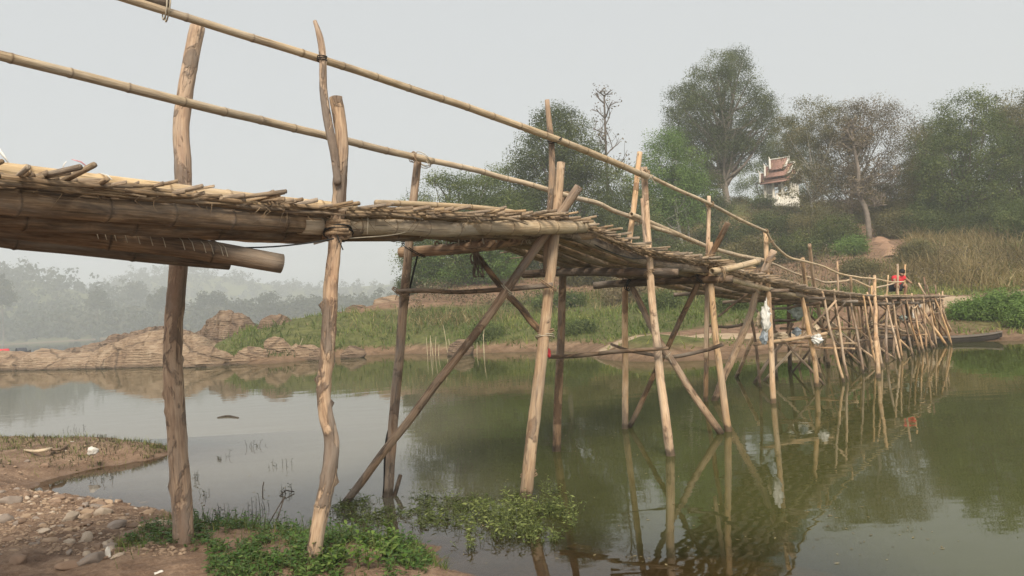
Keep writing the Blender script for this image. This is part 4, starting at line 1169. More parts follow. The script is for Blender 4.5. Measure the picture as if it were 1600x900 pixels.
tree('broad_tree', 'broad dark tree with ragged top near the right edge', (1510, 370), [(1510, 250, 55, 72), (1475, 265, 36, 60), (1545, 235, 40, 60), (1515, 180, 40, 40), (1500, 320, 66, 46), (1560, 290, 44, 60), (1540, 335, 60, 36), (1465, 320, 30, 40)], 62, 'leaf_mid', 'bark', 0.22, 420, 40, 0.13, 0.46, 60)
tree('edge_tree', 'tree cut by the right edge with a brownish top', (1600, 360), [(1600, 230, 45, 70), (1640, 220, 60, 80), (1585, 180, 34, 34), (1610, 310, 50, 50)], 64, 'leaf_olive', 'bark', 0.2, 330, 38, 0.13, 0.46, 40)
tree('bank_tree', 'dark green tree filling the gap behind the shrine', (1190, 325), [(1175, 285, 26, 34), (1205, 265, 24, 30), (1250, 262, 30, 36), (1270, 290, 20, 26)], 88, 'leaf_mid', 'bark', 0.1, 120, 36, 0.14, 0.45, 12, snap=False)
tree('mixed_tree', 'yellow green tree between the dark tree and the giant tree', (985, 405), [(985, 340, 40, 48), (960, 300, 30, 36), (1010, 370, 40, 30), (930, 350, 34, 40)], 64, 'leaf_mid', 'bark', 0.12, 200, 40, 0.13, 0.42, 24)
tree('belt_tree', 'olive green tree filling the belt left of the broad tree', (1460, 350), [(1455, 250, 30, 62), (1440, 300, 30, 46), (1470, 215, 20, 30)], 68, 'leaf_mid', 'bark', 0.12, 170, 38, 0.13, 0.42, 24)
tree('belt_tree', 'grey green tree between the riverside tree and the tall dark tree', (805, 425), [(795, 305, 40, 46), (780, 345, 44, 40), (815, 350, 34, 44)], 62, 'leaf_mid', 'bark', 0.12, 190, 38, 0.13, 0.42, 24)
tree('belt_tree', 'dark tree rising behind the shrine roof', (1235, 318), [(1228, 225, 34, 38), (1250, 245, 30, 36), (1205, 245, 16, 22)], 88, 'leaf_dark', 'bark', 0.14, 150, 38, 0.14, 0.45, 24, snap=False)
tree('thin_tree', 'thin grey tree between the olive trees and broad tree', (1448, 360), [(1445, 265, 24, 56), (1440, 320, 34, 36)], 70, 'leaf_olive', 'bark_grey', 0.1, 110, 30, 0.12, 0.42, 24)
# two pale slender trunks under the light green tree
for k, (f, tpt) in enumerate((((1066, 383), (1048, 300)), ((1078, 388), (1066, 300)))):
    Y = 63
    b0 = at(*f, Y)
    r_ = empty('slender_tree', b0, ['pale leaning slender trunk below the light green tree', 'pale upright slender trunk below the light green tree'][k], 'tree', 'slender pale trunks')
    m = MB(); e = at(*tpt, Y) - b0
    m.tube([(0, 0, -0.6), e * 0.4 + Vector((0.1, 0, 0)), e * 0.75, e], [0.10, 0.09, 0.075, 0.05], sides=8, rough=0.08)
    m.build('trunk', M['bark_pale'], r_)
    cl = crown_points([(tpt[0], tpt[1] - 18, 20, 22)], Y, 34)
    cr = MB(); leafy(cr, cl - np.array(b0), 30, 0.35, 0.12); cr.build('crown', M['leaf_light'], r_, False)

def bare_tree(name, label, base, Y, height_px, mat, r0, depth=5, spread=0.6, droop=0.0, seed=1, first=None, up=0.25, nkids=(2, 4), leafmat=None, trunk_px=None, tmin=0.012):
    rr = random.Random(seed)
    b0 = at(*base, Y)
    root = empty(name, b0, label, 'tree', 'trees on the far bank')
    H = PXM(height_px, Y)
    tw, trn = MB(), MB()
    tips = []
    def grow(p, d, L, r, lvl):
        n = 4
        pts = [p]
        q, dd = p, d
        for i in range(n):
            dd = (dd + Vector((rr.gauss(0, .17), rr.gauss(0, .17), rr.gauss(0, .12) + up * 0.2 - droop * lvl * 0.06))).normalized()
            q = q + dd * L / n
            pts.append(q)
        (trn if lvl == 0 else tw).tube(pts, list(np.linspace(r, max(tmin, r * 0.55), n + 1)), sides=max(3, 7 - lvl), seg=6)
        if lvl >= depth: tips.append(tuple(q)); return
        for k in range(rr.randint(*nkids) + (1 if lvl < 2 else 0)):
            t = rr.uniform(0.35, 1.0)
            s0 = pts[min(n, int(t * n))]
            side = Vector((rr.gauss(0, 1), rr.gauss(0, 1), rr.gauss(0.15, 0.5))).normalized()
            nd = (dd * (1 - spread) + side * spread + Vector((0, 0, up))).normalized()
            grow(s0, nd, L * rr.uniform(0.5, 0.78), max(tmin, r * rr.uniform(0.42, 0.6)), lvl + 1)
    if trunk_px:
        tp = [b0 - Vector((0, 0, .4))] + [at(px, py, Y) for px, py in trunk_px]
        trn.tube([p - b0 for p in tp], list(np.linspace(r0, r0 * 0.35, len(tp))), sides=8, seg=14, rough=0.1)
        cat_ = catmull([tuple(p) for p in tp], 24)
        for i in range(7, 24, 1):
            for _ in range(rr.choice((0, 0, 1, 1, 2)) if depth < 5 else rr.randint(0, 2)):
                side = Vector((rr.choice((-1, 1)) * rr.uniform(.5, 1), rr.gauss(0, .6), rr.uniform(0.1, 1.1))).normalized()
                grow(Vector(cat_[i]) - b0, side, H * rr.uniform(0.10, 0.28) * (1.15 - i / 30), r0 * rr.uniform(0.25, 0.45), 2)
    else:
        grow(Vector((0, 0, -0.3)), Vector((0, 0, 1)), H * 0.55, r0, 0)
    trn.build('trunk', M[mat], root)
    tw.build('branches', M[mat], root)
    if leafmat:
        cr = MB(); leafy(cr, np.array(tips), 3, 0.25, 0.09); cr.build('crown', M[leafmat], root, False)
    return root
bare_tree('dead_tree', 'tall bare dead tree with dark branching trunk beside the dark tree', (948, 410), 62, 260, 'bark', 0.17, depth=4, spread=0.65, seed=5, up=0.2, trunk_px=[(950, 330), (948, 270), (946, 215), (944, 150)], leafmat='leaf_dry')
bare_tree('bare_tree', 'bare grey brown tree with tangled drooping twigs above the path', (1358, 368), 56, 210, 'bark_grey', 0.22, depth=6, spread=0.62, droop=0.35, seed=12, up=0.22, nkids=(2, 3), trunk_px=[(1354, 330), (1340, 300), (1342, 270), (1335, 235), (1330, 200)], leafmat='leaf_dry', tmin=0.022)

# shrubs on the slope: each a thing
SHRUBS = [
    (1130, 365, 70, 40, 24, 'leaf_dark', 'dark round shrub below the giant tree'), (1205, 352, 70, 46, 20, 'leaf_dark', 'dark wide shrub below the white shrine'),
    (1175, 395, 60, 46, 26, 'leaf_olive', 'olive brown shrub behind the tall rail post'), (1240, 385, 56, 40, 26, 'leaf_dark', 'dark green shrub under the pale forked tree'),
    (1310, 365, 60, 40, 30, 'leaf_dark', 'dark bush left of the foot of the bare grey tree'), (1325, 385, 52, 26, 16, 'leaf_light', 'small fresh green bush by the red path'),
    (1265, 350, 66, 34, 30, 'leaf_olive', 'olive bush at the foot of the pale forked trunk'), (1400, 350, 62, 36, 26, 'leaf_olive', 'olive bush right of the bare grey tree'),
    (1440, 345, 62, 36, 34, 'leaf_mid', 'green bush between the path and the broad tree'), (1490, 355, 58, 40, 26, 'leaf_dark', 'dark bush under the broad tree'),
    (1550, 350, 58, 44, 28, 'leaf_dark', 'dark bush above the dry grass near the right edge'), (1600, 345, 58, 40, 34, 'leaf_mid', 'green bush cut by the right edge'),
    (1370, 320, 66, 40, 34, 'leaf_olive', 'olive thicket behind the trunk of the bare grey tree'), (1060, 400, 60, 46, 22, 'leaf_dark', 'dark low shrub below the two slender trunks'),
    (1000, 400, 60, 40, 24, 'leaf_dark', 'dark shrub between the dead tree and the slender trunks'), (1110, 410, 52, 36, 18, 'leaf_olive', 'brownish shrub behind the crossed poles'),
    (920, 430, 52, 44, 18, 'leaf_olive', 'olive shrub under the middle of the deck'), (980, 455, 44, 34, 20, 'dry', 'pale dry shrub beside the middle trestle'),
    (1570, 478, 27.2, 50, 24, 'leaf_light', 'lush green bush on the bank right of the canoe'), (1520, 482, 27.4, 32, 20, 'leaf_light', 'lush green bush just above the canoe'),
    (1620, 490, 26.2, 44, 24, 'leaf_light', 'lush green bush at the right edge by the water'), (870, 470, 44, 40, 14, 'leaf_mid', 'low green shrub between the two near trestles'),
    (640, 445, 52, 14, 12, 'leaf_mid', 'small green shrub at the left end of the slope'), (1030, 470, 40, 30, 14, 'leaf_mid', 'green shrub seen through the crossed poles'),
    (1150, 470, 38, 40, 18, 'leaf_mid', 'green shrub below the deck left of the big diagonal trunk'), (1240, 490, 34, 36, 14, 'leaf_light', 'fresh green shrub behind the plastic bags'),
    (1247, 316, 70, 18, 9, 'leaf_olive', 'small olive bush at the right corner of the shrine base'), (1190, 318, 71, 14, 8, 'leaf_mid', 'small green bush at the left corner of the shrine base'),
    (1430, 395, 46, 26, 18, 'leaf_olive', 'olive clump at the left end of the dry grass'), (1345, 420, 44, 30, 16, 'leaf_olive', 'olive shrub beside the lower end of the red path'),
    (905, 512, 35, 14, 8, 'leaf_mid', 'small green bush at the foot of the bank behind the third post'), (760, 520, 37, 20, 10, 'leaf_mid', 'small green bush at the foot of the bank by the grey snag'),
]
M['dry'] = leaf_mat('leaf_straw', (0.12, 0.09, 0.05), (0.24, 0.19, 0.11), (0.34, 0.27, 0.16))
for px, py, Y, rx, ry, lm, lab in SHRUBS:
    Y2 = ground_hit(px, py + ry * 0.85, Y, 0.4)
    c = at(px, py, Y2)
    gz = float(far_h(np.array([c.x]), np.array([c.y]))[0])
    Y = Y2
    b0 = Vector((c.x, c.y, gz))
    root = empty('shrub', b0, lab, 'shrub', 'shrubs on the far bank')
    cl = crown_points([(px, py, rx, ry), (px - rx * 0.4, py + ry * 0.3, rx * 0.6, ry * 0.7), (px + rx * 0.4, py + ry * 0.2, rx * 0.6, ry * 0.7)], Y, int(60 + rx * ry * 0.06), 0.6)
    cl = cl[cl[:, 2] > gz - 0.6] if (cl[:, 2] > gz - 0.6).sum() > 8 else cl
    f = Y / 60
    cr = MB(); leafy(cr, cl - np.array(b0), 120, 0.34 * f ** 0.7, 0.056 * f ** 0.6)
    cr.build('crown', M[lm], root, False)
    st = MB()
    for i in range(5):
        e = cl[rng.integers(len(cl))] - np.array(b0)
        st.tube([(0, 0, -0.2), e * 0.5 + np.array([0, 0, 0.1]), e], [0.05, 0.035, 0.012], sides=5, seg=5)
    st.build('stems', M['bark'], root)['kind'] = 'stuff'

# ground cover: grass blades and small leaves over the bank
def scatter(n, x0, x1, y0, y1, dens):
    x = rng.uniform(x0, x1, n); y = rng.uniform(y0, y1, n)
    z = far_h(x, y)
    keep = (z > 0.20 + 0.45 * VN.fbm(x * 0.5, y * 0.5, 3)) & (z > 0.08) & (rng.random(n) < dens(x, y, z))
    idx = np.nonzero(keep)[0]
    keep[idx] &= path_dist(x[idx], y[idx]) > 1.3
    return np.stack([x, y, z], 1)[keep]

def blades(mb, P, L, Wd, lean, var, seg=2, droop=0.5, wind=(0, 0)):
    n = len(P)
    az = rng.uniform(0, 2 * math.pi, n)
    ln = np.abs(rng.normal(0, lean, n))
    d = np.stack([np.cos(az) * ln + wind[0], np.sin(az) * ln + wind[1], np.ones(n)], 1); d /= np.linalg.norm(d, axis=1)[:, None]
    side = np.stack([-np.sin(az), np.cos(az), np.zeros(n)], 1)
    tilt = rng.uniform(0, 2 * math.pi, n)
    side = np.stack([np.cos(tilt), np.sin(tilt), np.zeros(n)], 1)
    prev = None
    rings = []
    for s in range(seg + 1):
        t = s / seg
        c = P + d * (L * t)[:, None] + np.stack([np.cos(az), np.sin(az), -np.ones(n) * 0.7], 1) * (L * droop * t * t * np.clip(ln + .2, 0, 1))[:, None]
        w = (Wd * (1 - 0.85 * t))[:, None] * side
        rings.append((c - w, c + w))
    V = np.stack([x for r_ in rings for x in r_], 1)      # n, 2(seg+1), 3
    k = 2 * (seg + 1)
    base = np.arange(n)[:, None] * k
    F = []
    for s in range(seg):
        F.append(np.stack([base[:, 0] + 2 * s, base[:, 0] + 2 * s + 1, base[:, 0] + 2 * s + 3, base[:, 0] + 2 * s + 2], 1))
    mb.add(V.reshape(-1, 3), np.vstack(F), var=np.repeat(var, k))

def dens_green(x, y, z):
    px, py = imgpos(x, y, z)
    g = green_f(x, y) * (1 - sand_f(x, y))
    m = smooth(-0.22, 0.12, VN.fbm(x * 0.45, y * 0.45, 4) + 0.15 * (g - 0.4))
    return np.clip(g * (0.06 + 0.95 * m), 0, 1)
cov = MB()
P = scatter(90000, -15, 34, 22, 60, dens_green)
n = len(P)
vg = np.clip(0.5 + 0.9 * VN.fbm(P[:, 0] * 0.25 + 40, P[:, 1] * 0.25, 3) + rng.normal(0, 0.18, n), 0, 1)
blades(cov, P, rng.uniform(0.10, 0.42, n) * (P[:, 1] / 40) * (0.55 + 1.1 * VN(P[:, 0] * 0.9, P[:, 1] * 0.9)), rng.uniform(0.015, 0.035, n), 0.55, vg)
prop(cov.build('bank_grass', M['green_grass'], None, False), 'low green grass and herbs covering the far bank', 'grass', None, 'stuff')
cov2 = MB()
P = scatter(26000, -6, 60, 26, 90, lambda x, y, z: dens_green(x, y, z) * 0.8 * smooth(1.2, 3.5, z))
_ux, _uy = imgpos(P[:, 0], P[:, 1], P[:, 2])
P = P[~((_ux > 1170) & (_ux < 1275) & (_uy > 225) & (_uy < 326))]
leafy(cov2, P + np.array([0, 0, 0.25]), 15, 0.30, 0.065)
prop(cov2.build('undergrowth', M['leaf_olive'], None, False), 'brown green undergrowth on the wooded slope', 'undergrowth', None, 'stuff')
cov3 = MB()
P = scatter(26000, -6, 60, 26, 90, lambda x, y, z: smooth(1.0, 3.0, z) * smooth(-0.05, 0.3, VN.fbm(x * 0.16 + 7, y * 0.16, 4)) * 0.9)
_ux, _uy = imgpos(P[:, 0], P[:, 1], P[:, 2])
P = P[~((_ux > 1170) & (_ux < 1275) & (_uy > 225) & (_uy < 326))]
leafy(cov3, P + np.array([0, 0, 0.35]), 12, 0.34, 0.065)
prop(cov3.build('dry_undergrowth', M['leaf_dry'], None, False), 'dry brown brush patches on the wooded slope', 'undergrowth', None, 'stuff')
# tall dry grass on the right
dry = MB()
def dens_dry(x, y, z):
    px, py = imgpos(x, y, z)
    a = smooth(1350, 1430, px) * smooth(462, 445, py) * smooth(352, 372, py)
    return a * smooth(-0.55, 0.1, VN.fbm(x * 0.5, y * 0.5, 3))
P = scatter(60000, 18, 50, 30, 66, dens_dry)
n = len(P)
vd = np.clip(0.5 + 0.8 * VN.fbm(P[:, 0] * 0.6, P[:, 1] * 0.6, 3) + rng.normal(0, 0.2, n), 0, 1)
blades(dry, P, rng.uniform(0.45, 1.5, n) * (0.5 + VN(P[:, 0] * 0.7, P[:, 1] * 0.7)), rng.uniform(0.012, 0.03, n), 0.6, vd, 3, 0.8)
prop(dry.build('tall_dry_grass', M['dry_grass'], None, False), 'tall straw coloured grass on the right bank', 'grass', None, 'stuff')
dry2 = MB()     # straw patches among the green
P = scatter(60000, -10, 30, 28, 56, lambda x, y, z: 0.8 * np.clip(np.exp(-(((x + 3.0) / 3.4) ** 2 + ((y - 41) / 1.6) ** 2)) + np.exp(-(((x - 7) / 2.4) ** 2 + ((y - 45) / 4) ** 2)) + 0.35 * np.exp(-(((x - 17) / 6) ** 2 + ((y - 42) / 5) ** 2)), 0, 1))
n = len(P)
blades(dry2, P, rng.uniform(0.25, 0.7, n), rng.uniform(0.012, 0.028, n), 0.5, rng.random(n), 2)
prop(dry2.build('straw_grass', M['dry_grass'], None, False), 'yellow straw patches among the green bank', 'grass', None, 'stuff')

# reed stalks at the waterline
M['reed'] = plain_mat('dead_reed', (0.42, 0.35, 0.23), 0.8, 0.2)
rd = MB()
for px, py, hpx in [(668, 555, 28), (673, 556, 32), (677, 556, 24), (680, 556, 30), (700, 553, 46), (704, 553, 24), (755, 552, 40), (757, 552, 30), (745, 553, 18), (463, 563, 34), (724, 553, 20), (685, 556, 18)]:
    p = onz(px, py); H = PXM(hpx, p.y)
    ln = 0.35 if px == 463 else rnd.uniform(-.12, .12)
    rd.tube([p - Vector((0, 0, .2)), p + Vector((ln * H * .5, 0, H * .6)), p + Vector((ln * H, 0, H))], [0.018, 0.015, 0.008], sides=5, seg=5)
prop(rd.build('dead_reeds', M['reed'], None), 'thin pale dead reed stalks at the far waterline', 'reeds', None, 'stuff')

# distant woods
M['leaf_far'] = leaf_mat('leaf_far', (0.02, 0.028, 0.014), (0.05, 0.058, 0.03), (0.10, 0.095, 0.055))
fw = MB()
n = 6500
x = rng.uniform(-460, 60, n); y = rng.uniform(322, 720, n)
y = np.where(rng.random(n) < 0.45, rng.uniform(322, 375, n), y)
z = far_h(x, y)
px_, py_ = imgpos(x, y, z)
k = (z > 1.0) & (px_ > -60) & (px_ < 680)
Pc = np.stack([x, y, z], 1)[k]
sz = rng.uniform(2.2, 5.6, len(Pc)) * (0.75 + 0.5 * VN(Pc[:, 0] * 0.07, Pc[:, 1] * 0.07))
tone = np.clip(0.5 + 0.9 * VN.fbm(Pc[:, 0] * 0.06, Pc[:, 1] * 0.06, 3) + rng.normal(0, 0.15, len(Pc)), 0, 1)
for q in range(4):
    off = rng.normal(size=(len(Pc), 3)) * sz[:, None] * np.array([0.5, 0.4, 0.3])
    c = Pc + off + np.array([0, 0, 1.0]) * (sz * rng.uniform(0.3, 1.7, len(Pc)))[:, None]
    leafy(fw, c, 11, 1.3, 0.9, 0.8, var_c=tone)
prop(fw.build('distant_wood', M['leaf_far'], None, False), 'hazy wooded far bank and hills at the left', 'forest', None, 'stuff')
def far_tree(label, px, py_top, py_base, w, Y):
    h = py_base - py_top
    lobes = [(px, py_top + h * 0.3, w * 0.42, h * 0.28), (px - w * .3, py_top + h * 0.48, w * 0.36, h * 0.24), (px + w * .3, py_top + h * 0.45, w * 0.34, h * 0.24)]
    c0 = at(px, py_base, Y)
    tree('far_tree', label, (px, py_base), lobes, Y, 'leaf_far', 'bark', 0.35, 50, 40, 0.6, 1.1, 8, group='single trees on the far wooded bank')
far_tree('dark pointed hazy tree standing above the far wood at left', 153, 448, 500, 22, 348)
far_tree('hazy round tree seen left of the first thick post', 252, 446, 500, 34, 356)
far_tree('hazy broad tree seen right of the first thick post', 330, 452, 505, 48, 348)
far_tree('hazy tree standing above the rock hump', 372, 466, 510, 34, 343)
far_tree('hazy flat topped tree above the boulders', 422, 456, 508, 40, 340)
far_tree('hazy low tree just left of the barky branch post', 478, 460, 508, 44, 340)
far_tree('hazy dark tree at the left edge of the far wood', 3, 428, 500, 30, 313)
far_tree('hazy tree on the crest of the middle far hill', 212, 436, 480, 26, 439)
#====PART5====
# ================================================================ rocks
def rock_mat(name, c0, c1, c2):
    m, nt, out = new_mat(name)
    g = NT(nt)
    tex = g.n('ShaderNodeTexCoord').outputs['Object']
    n1 = g.noise(tex, 0.8, 6, 0.65, 0.6)
    n2 = g.noise(g.scale(tex, (1, 1, 4)), 2.2, 6, 0.7)
    n3 = g.noise(tex, 14, 4, 0.6)
    col = g.ramp(g.math('ADD', g.math('MULTIPLY', n1, 0.5), g.math('MULTIPLY', n2, 0.5)), [(0.33, c0), (0.5, c1), (0.66, c2)])
    wv = g.n('ShaderNodeTexWave'); wv.wave_type = 'BANDS'; wv.bands_direction = 'Z'
    wv.inputs['Scale'].default_value = 1.6; wv.inputs['Distortion'].default_value = 6.0; wv.inputs['Detail'].default_value = 4.0; wv.inputs['Detail Scale'].default_value = 1.5
    g.l(g.scale(tex, (0.35, 0.35, 1.6)), wv.inputs['Vector'])
    col = g.mix(g.framp(wv.outputs['Fac'], 0.30, 0.05, 0, 0.25), col, c0)
    vo = g.n('ShaderNodeTexVoronoi'); vo.feature = 'DISTANCE_TO_EDGE'; vo.inputs['Scale'].default_value = 0.42
    wrp = g.n('ShaderNodeMix', data_type='VECTOR'); wrp.inputs[0].default_value = 0.25
    g.l(g.scale(tex, (0.8, 0.8, 1.7)), wrp.inputs[4]); nn = g.n('ShaderNodeTexNoise'); nn.inputs['Scale'].default_value = 1.5; g.l(tex, nn.inputs['Vector']); g.l(nn.outputs['Color'], wrp.inputs[5])
    g.l(wrp.outputs[1], vo.inputs['Vector'])
    crk = g.framp(vo.outputs['Distance'], 0.03, 0.008, 0, 0.45)
    col = g.mix(crk, col, (0.05, 0.035, 0.025))
    geo = g.n('ShaderNodeNewGeometry'); sep = g.n('ShaderNodeSeparateXYZ'); g.l(geo.outputs['Position'], sep.inputs[0])
    wz = g.framp(g.math('ADD', sep.outputs[2], g.math('MULTIPLY', n2, -0.25)), -0.1, 0.05, 0.75, 0)
    col = g.mix(wz, col, (0.07, 0.05, 0.035))
    h = g.math('SUBTRACT', g.math('ADD', g.math('ADD', n2, g.math('MULTIPLY', n3, 0.3)), g.math('MULTIPLY', wv.outputs['Fac'], 0.15)), g.math('MULTIPLY', crk, 0.8))
    g.l(g.bsdf(col, 0.92, g.bump(h, 1.0, 0.25), 0.2), out.inputs[0])
    return m
M['rock'] = rock_mat('tan_rock', (0.17, 0.108, 0.07), (0.38, 0.265, 0.175), (0.54, 0.41, 0.29))
M['rock_brown'] = rock_mat('brown_rock', (0.10, 0.066, 0.046), (0.27, 0.185, 0.125), (0.43, 0.32, 0.22))

def icosphere(sub):
    import bmesh
    bm = bmesh.new(); bmesh.ops.create_icosphere(bm, subdivisions=sub, radius=1)
    V = np.array([v.co[:] for v in bm.verts]); F = np.array([[v.index for v in f.verts] for f in bm.faces])
    bm.free()
    return V, F
ICO = {k: icosphere(k) for k in (1, 2, 3, 4, 5)}

def boulder_np(sx, sy, sz, seed, sub=4, amp=0.28, strata=0.05, tilt=0.0, cut=0.0, facets=7):
    V, F = ICO[sub]
    V = V.copy()
    r_ = random.Random(seed)
    # facets: planes cut off, as in broken rock
    for _ in range(facets + 5):
        nrm = np.array([r_.gauss(0, 1), r_.gauss(0, 1), r_.gauss(0, .8)]); nrm /= np.linalg.norm(nrm)
        d = r_.uniform(0.55, 0.9)
        ex = np.maximum(V @ nrm - d, 0)
        V = V - ex[:, None] * nrm * 0.97
    out = np.empty_like(V)
    for i, v in enumerate(V):
        p = Vector(v) * 1.3 + Vector((seed * 7.1, seed * 3.3, seed))
        n = mnoise.noise(p) * 0.6 + mnoise.noise(p * 2.3) * 0.3 - abs(mnoise.noise(p * 4.1)) * 0.32 + mnoise.noise(p * 9) * 0.13 + mnoise.noise(p * 19) * 0.07
        ridge = 1 - abs(mnoise.noise(p * 1.7 + Vector((9, 0, 0)))) * 2
        out[i] = v * (1 + amp * n + amp * 0.25 * ridge)
    if strata:
        z = out[:, 2] + out[:, 0] * 0.25
        st = np.floor(z * 7 + 0.3 * np.sin(out[:, 1] * 3)) 
        out[:, :2] *= (1 + strata * np.sin(st * 2.7 + seed))[:, None]
    out = out * np.array([sx, sy, sz])
    if tilt:
        c, s = math.cos(tilt), math.sin(tilt)
        out = np.stack([out[:, 0] * c - out[:, 2] * s, out[:, 1], out[:, 0] * s + out[:, 2] * c], 1)
    return out, F

def boulder(name, label, px0, px1, py_top, py_base, seed, mat='rock', tilt=0.0, sub=4, depth=None, Y=None, group='rocks at the far waterline', amp=0.26, strata=0.05, cat='rock'):
    p = onz((px0 + px1) / 2, py_base) if Y is None else at((px0 + px1) / 2, py_base, Y)
    w = PXM(px1 - px0, p.y) / 2
    h = PXM(py_base - py_top, p.y)
    dp = depth or w * 0.7
    V, F = boulder_np(w * 1.15, dp, h * 1.3, seed, sub, amp, strata, tilt)
    me = mesh_np(name, V, None, F, [M[mat]]); me.set_sharp_from_angle(angle=math.radians(28))
    o = link(name, me, None, (p.x, p.y - dp * 0.15, p.z - h * 0.04))
    prop(o, label, cat, group)
    return o
def ridge_rock(label, prof, depth, mat, seed, Yoff=0.0, amp=0.16, n=150):
    """rock ledge following a surveyed skyline: (px, top, base) stations; steep face, rounded top, sloping back"""
    xs_ = np.linspace(prof[0][0], prof[-1][0], n)
    tops = np.interp(xs_, [p[0] for p in prof], [p[1] for p in prof])
    bases = np.interp(xs_, [p[0] for p in prof], [p[2] for p in prof])
    m_ = 26
    V = np.zeros((n, m_, 3))
    for i in range(n):
        bp = onz(xs_[i], bases[i]); Y0 = bp.y + Yoff
        bp = Vector((bp.x * Y0 / bp.y, Y0, 0))
        H = max(0.05, at(xs_[i], tops[i], Y0 + depth * 0.35).z)
        for j in range(m_):
            a_ = j / (m_ - 1)
            yy = depth * a_ ** 1.25
            zz = H * (min(1, a_ / 0.38) ** 0.42 if a_ < 0.38 else (1 - ((a_ - 0.38) / 0.62) ** 2.0)) - 0.25 * (a_ > 0.97) - (0.35 if j == 0 else 0)
            p = Vector((bp.x, bp.y + yy, zz))
            q = Vector((p.x * 0.55 + seed * 9, p.y * 0.55, p.z * 2.2 + p.x * 0.18))
            lay = mnoise.noise(Vector((p.x * 0.25, p.y * 0.3, (p.z + 0.12 * p.x) * 4.2 + seed)))
            nz = amp * (0.8 * mnoise.noise(q) - 0.9 * abs(mnoise.noise(q * 1.9)) + 0.35 * mnoise.noise(q * 4.3) + 0.2 * mnoise.noise(q * 9))
            crack = abs(mnoise.noise(Vector((p.x * 0.9 + seed, p.y * 0.3, p.z * 0.4))))
            cz = -0.5 * amp * max(0, 1 - crack / 0.05)
            V[i, j] = (p.x + 0.25 * nz, p.y - nz * 1.2 - lay * amp * 1.4 - cz * 1.2, p.z + nz * min(1, H) * 0.8 + cz)
    i0 = (np.arange(n - 1)[:, None] * m_ + np.arange(m_ - 1)[None, :]).ravel()
    F = np.stack([i0, i0 + m_, i0 + m_ + 1, i0 + 1], 1)
    c0 = V.reshape(-1, 3).mean(0); c0[2] = 0
    me = mesh_np('rock_outcrop', V.reshape(-1, 3) - c0, F, None, [M[mat]])
    me.set_sharp_from_angle(angle=math.radians(38))
    prop(link('rock_outcrop', me, None, tuple(c0)), label, 'rock', 'rocks at the far waterline')
ridge_rock('long low tan rock ledge running out of the left edge', [(-90, 556, 582), (-20, 549, 580), (20, 552, 579), (45, 547, 579), (80, 552, 578), (110, 549, 577), (135, 556, 577), (150, 574, 577)], 5.0, 'rock', 3)
ridge_rock('broad smooth tan rock slab rising left of the first thick post', [(96, 572, 577), (112, 556, 577), (130, 545, 577), (150, 536, 577), (175, 528, 576), (205, 520, 575), (240, 516, 574), (268, 517, 573), (292, 528, 572), (312, 552, 571), (322, 568, 570)], 6.0, 'rock', 5)
ridge_rock('brown layered rock ridge behind the smooth tan slab', [(60, 560, 566), (90, 546, 565), (140, 536, 563), (165, 524, 562), (190, 520, 560), (225, 511, 559), (260, 508, 558), (292, 520, 558), (310, 552, 558)], 4.0, 'rock_brown', 8, 3.0, 0.22)
ridge_rock('tall brown rock hump right of the first thick post', [(282, 548, 561), (294, 522, 560), (308, 507, 560), (320, 494, 559), (334, 485, 559), (350, 484, 558), (364, 490, 558), (374, 493, 558), (384, 503, 557), (392, 524, 557), (400, 545, 557)], 4.5, 'rock_brown', 11, 2.0, 0.24)
for k, (a, b, t, bb, mt, lab) in enumerate([
    (296, 378, 538, 571, 'rock', 'flat sloping tan slab at the left end of the boulder row'), (362, 392, 546, 569, 'rock', 'small pointed tan boulder at the waterline'),
    (378, 424, 536, 567, 'rock', 'squarish tan boulder with dark cracks at the waterline'), (384, 446, 523, 550, 'rock', 'upper flat tan boulder leaning on the boulder row'),
    (408, 456, 534, 564, 'rock', 'tilted tan boulder slab in the middle of the row'), (432, 480, 540, 563, 'rock', 'round tan boulder right of the tilted slab'),
    (462, 506, 536, 562, 'rock', 'tan boulder just left of the barky branch post'), (484, 524, 543, 562, 'rock_brown', 'low brown boulder behind the barky branch post'),
    (536, 572, 544, 559, 'rock_brown', 'low brown rock right of the barky branch post'), (395, 470, 498, 530, 'rock_brown', 'brown rock ridge above the boulder row'),
    (455, 512, 503, 525, 'rock', 'flat tan rock ledge in the grass above the boulders'), (540, 575, 474, 492, 'rock_brown', 'rounded dark rock on the crest beside the brown pole'),
    (575, 640, 466, 482, 'rock', 'pale eroded ledge on the crest behind the brown pole'), (700, 742, 536, 555, 'rock_brown', 'grey snag like rock at the waterline behind the diagonal brace')]):
    boulder('boulder', lab, a, b, t, bb, 20 + k, mt, tilt=rnd.uniform(-0.25, 0.25), sub=4, Y={9: 41.5, 10: 41, 11: 45, 12: 47}.get(k), group='boulders along the far waterline', amp=0.2)

# ================================================================ white shrine on the hill
M['plaster'] = plain_mat('white_plaster', (0.68, 0.64, 0.57), 0.85, 0.28, 3)
M['plaster_dim'] = plain_mat('ochre_plaster', (0.42, 0.36, 0.28), 0.85, 0.2, 4)
M['roof'] = plain_mat('red_tiles', (0.31, 0.175, 0.14), 0.85, 0.25, 6)
M['gold'] = plain_mat('gilded_trim', (0.62, 0.50, 0.28), 0.5, 0.15, 6)
M['eaves_wood'] = plain_mat('dark_timber', (0.09, 0.06, 0.045), 0.8, 0.3, 4)  # dark brown timber for the slab under the roof
SY = 78.0
sc = at(1222, 316, SY)
gz = float(far_h(np.array([sc.x]), np.array([sc.y]))[0])
shrine = empty('shrine', (sc.x, sc.y, min(sc.z, gz + 0.4)), 'small white pillared shrine with tiered red roof on the hill', 'shrine')
shrine.rotation_euler = (0, 0, math.radians(-38)); shrine.scale = (1.12, 1.12, 0.93)
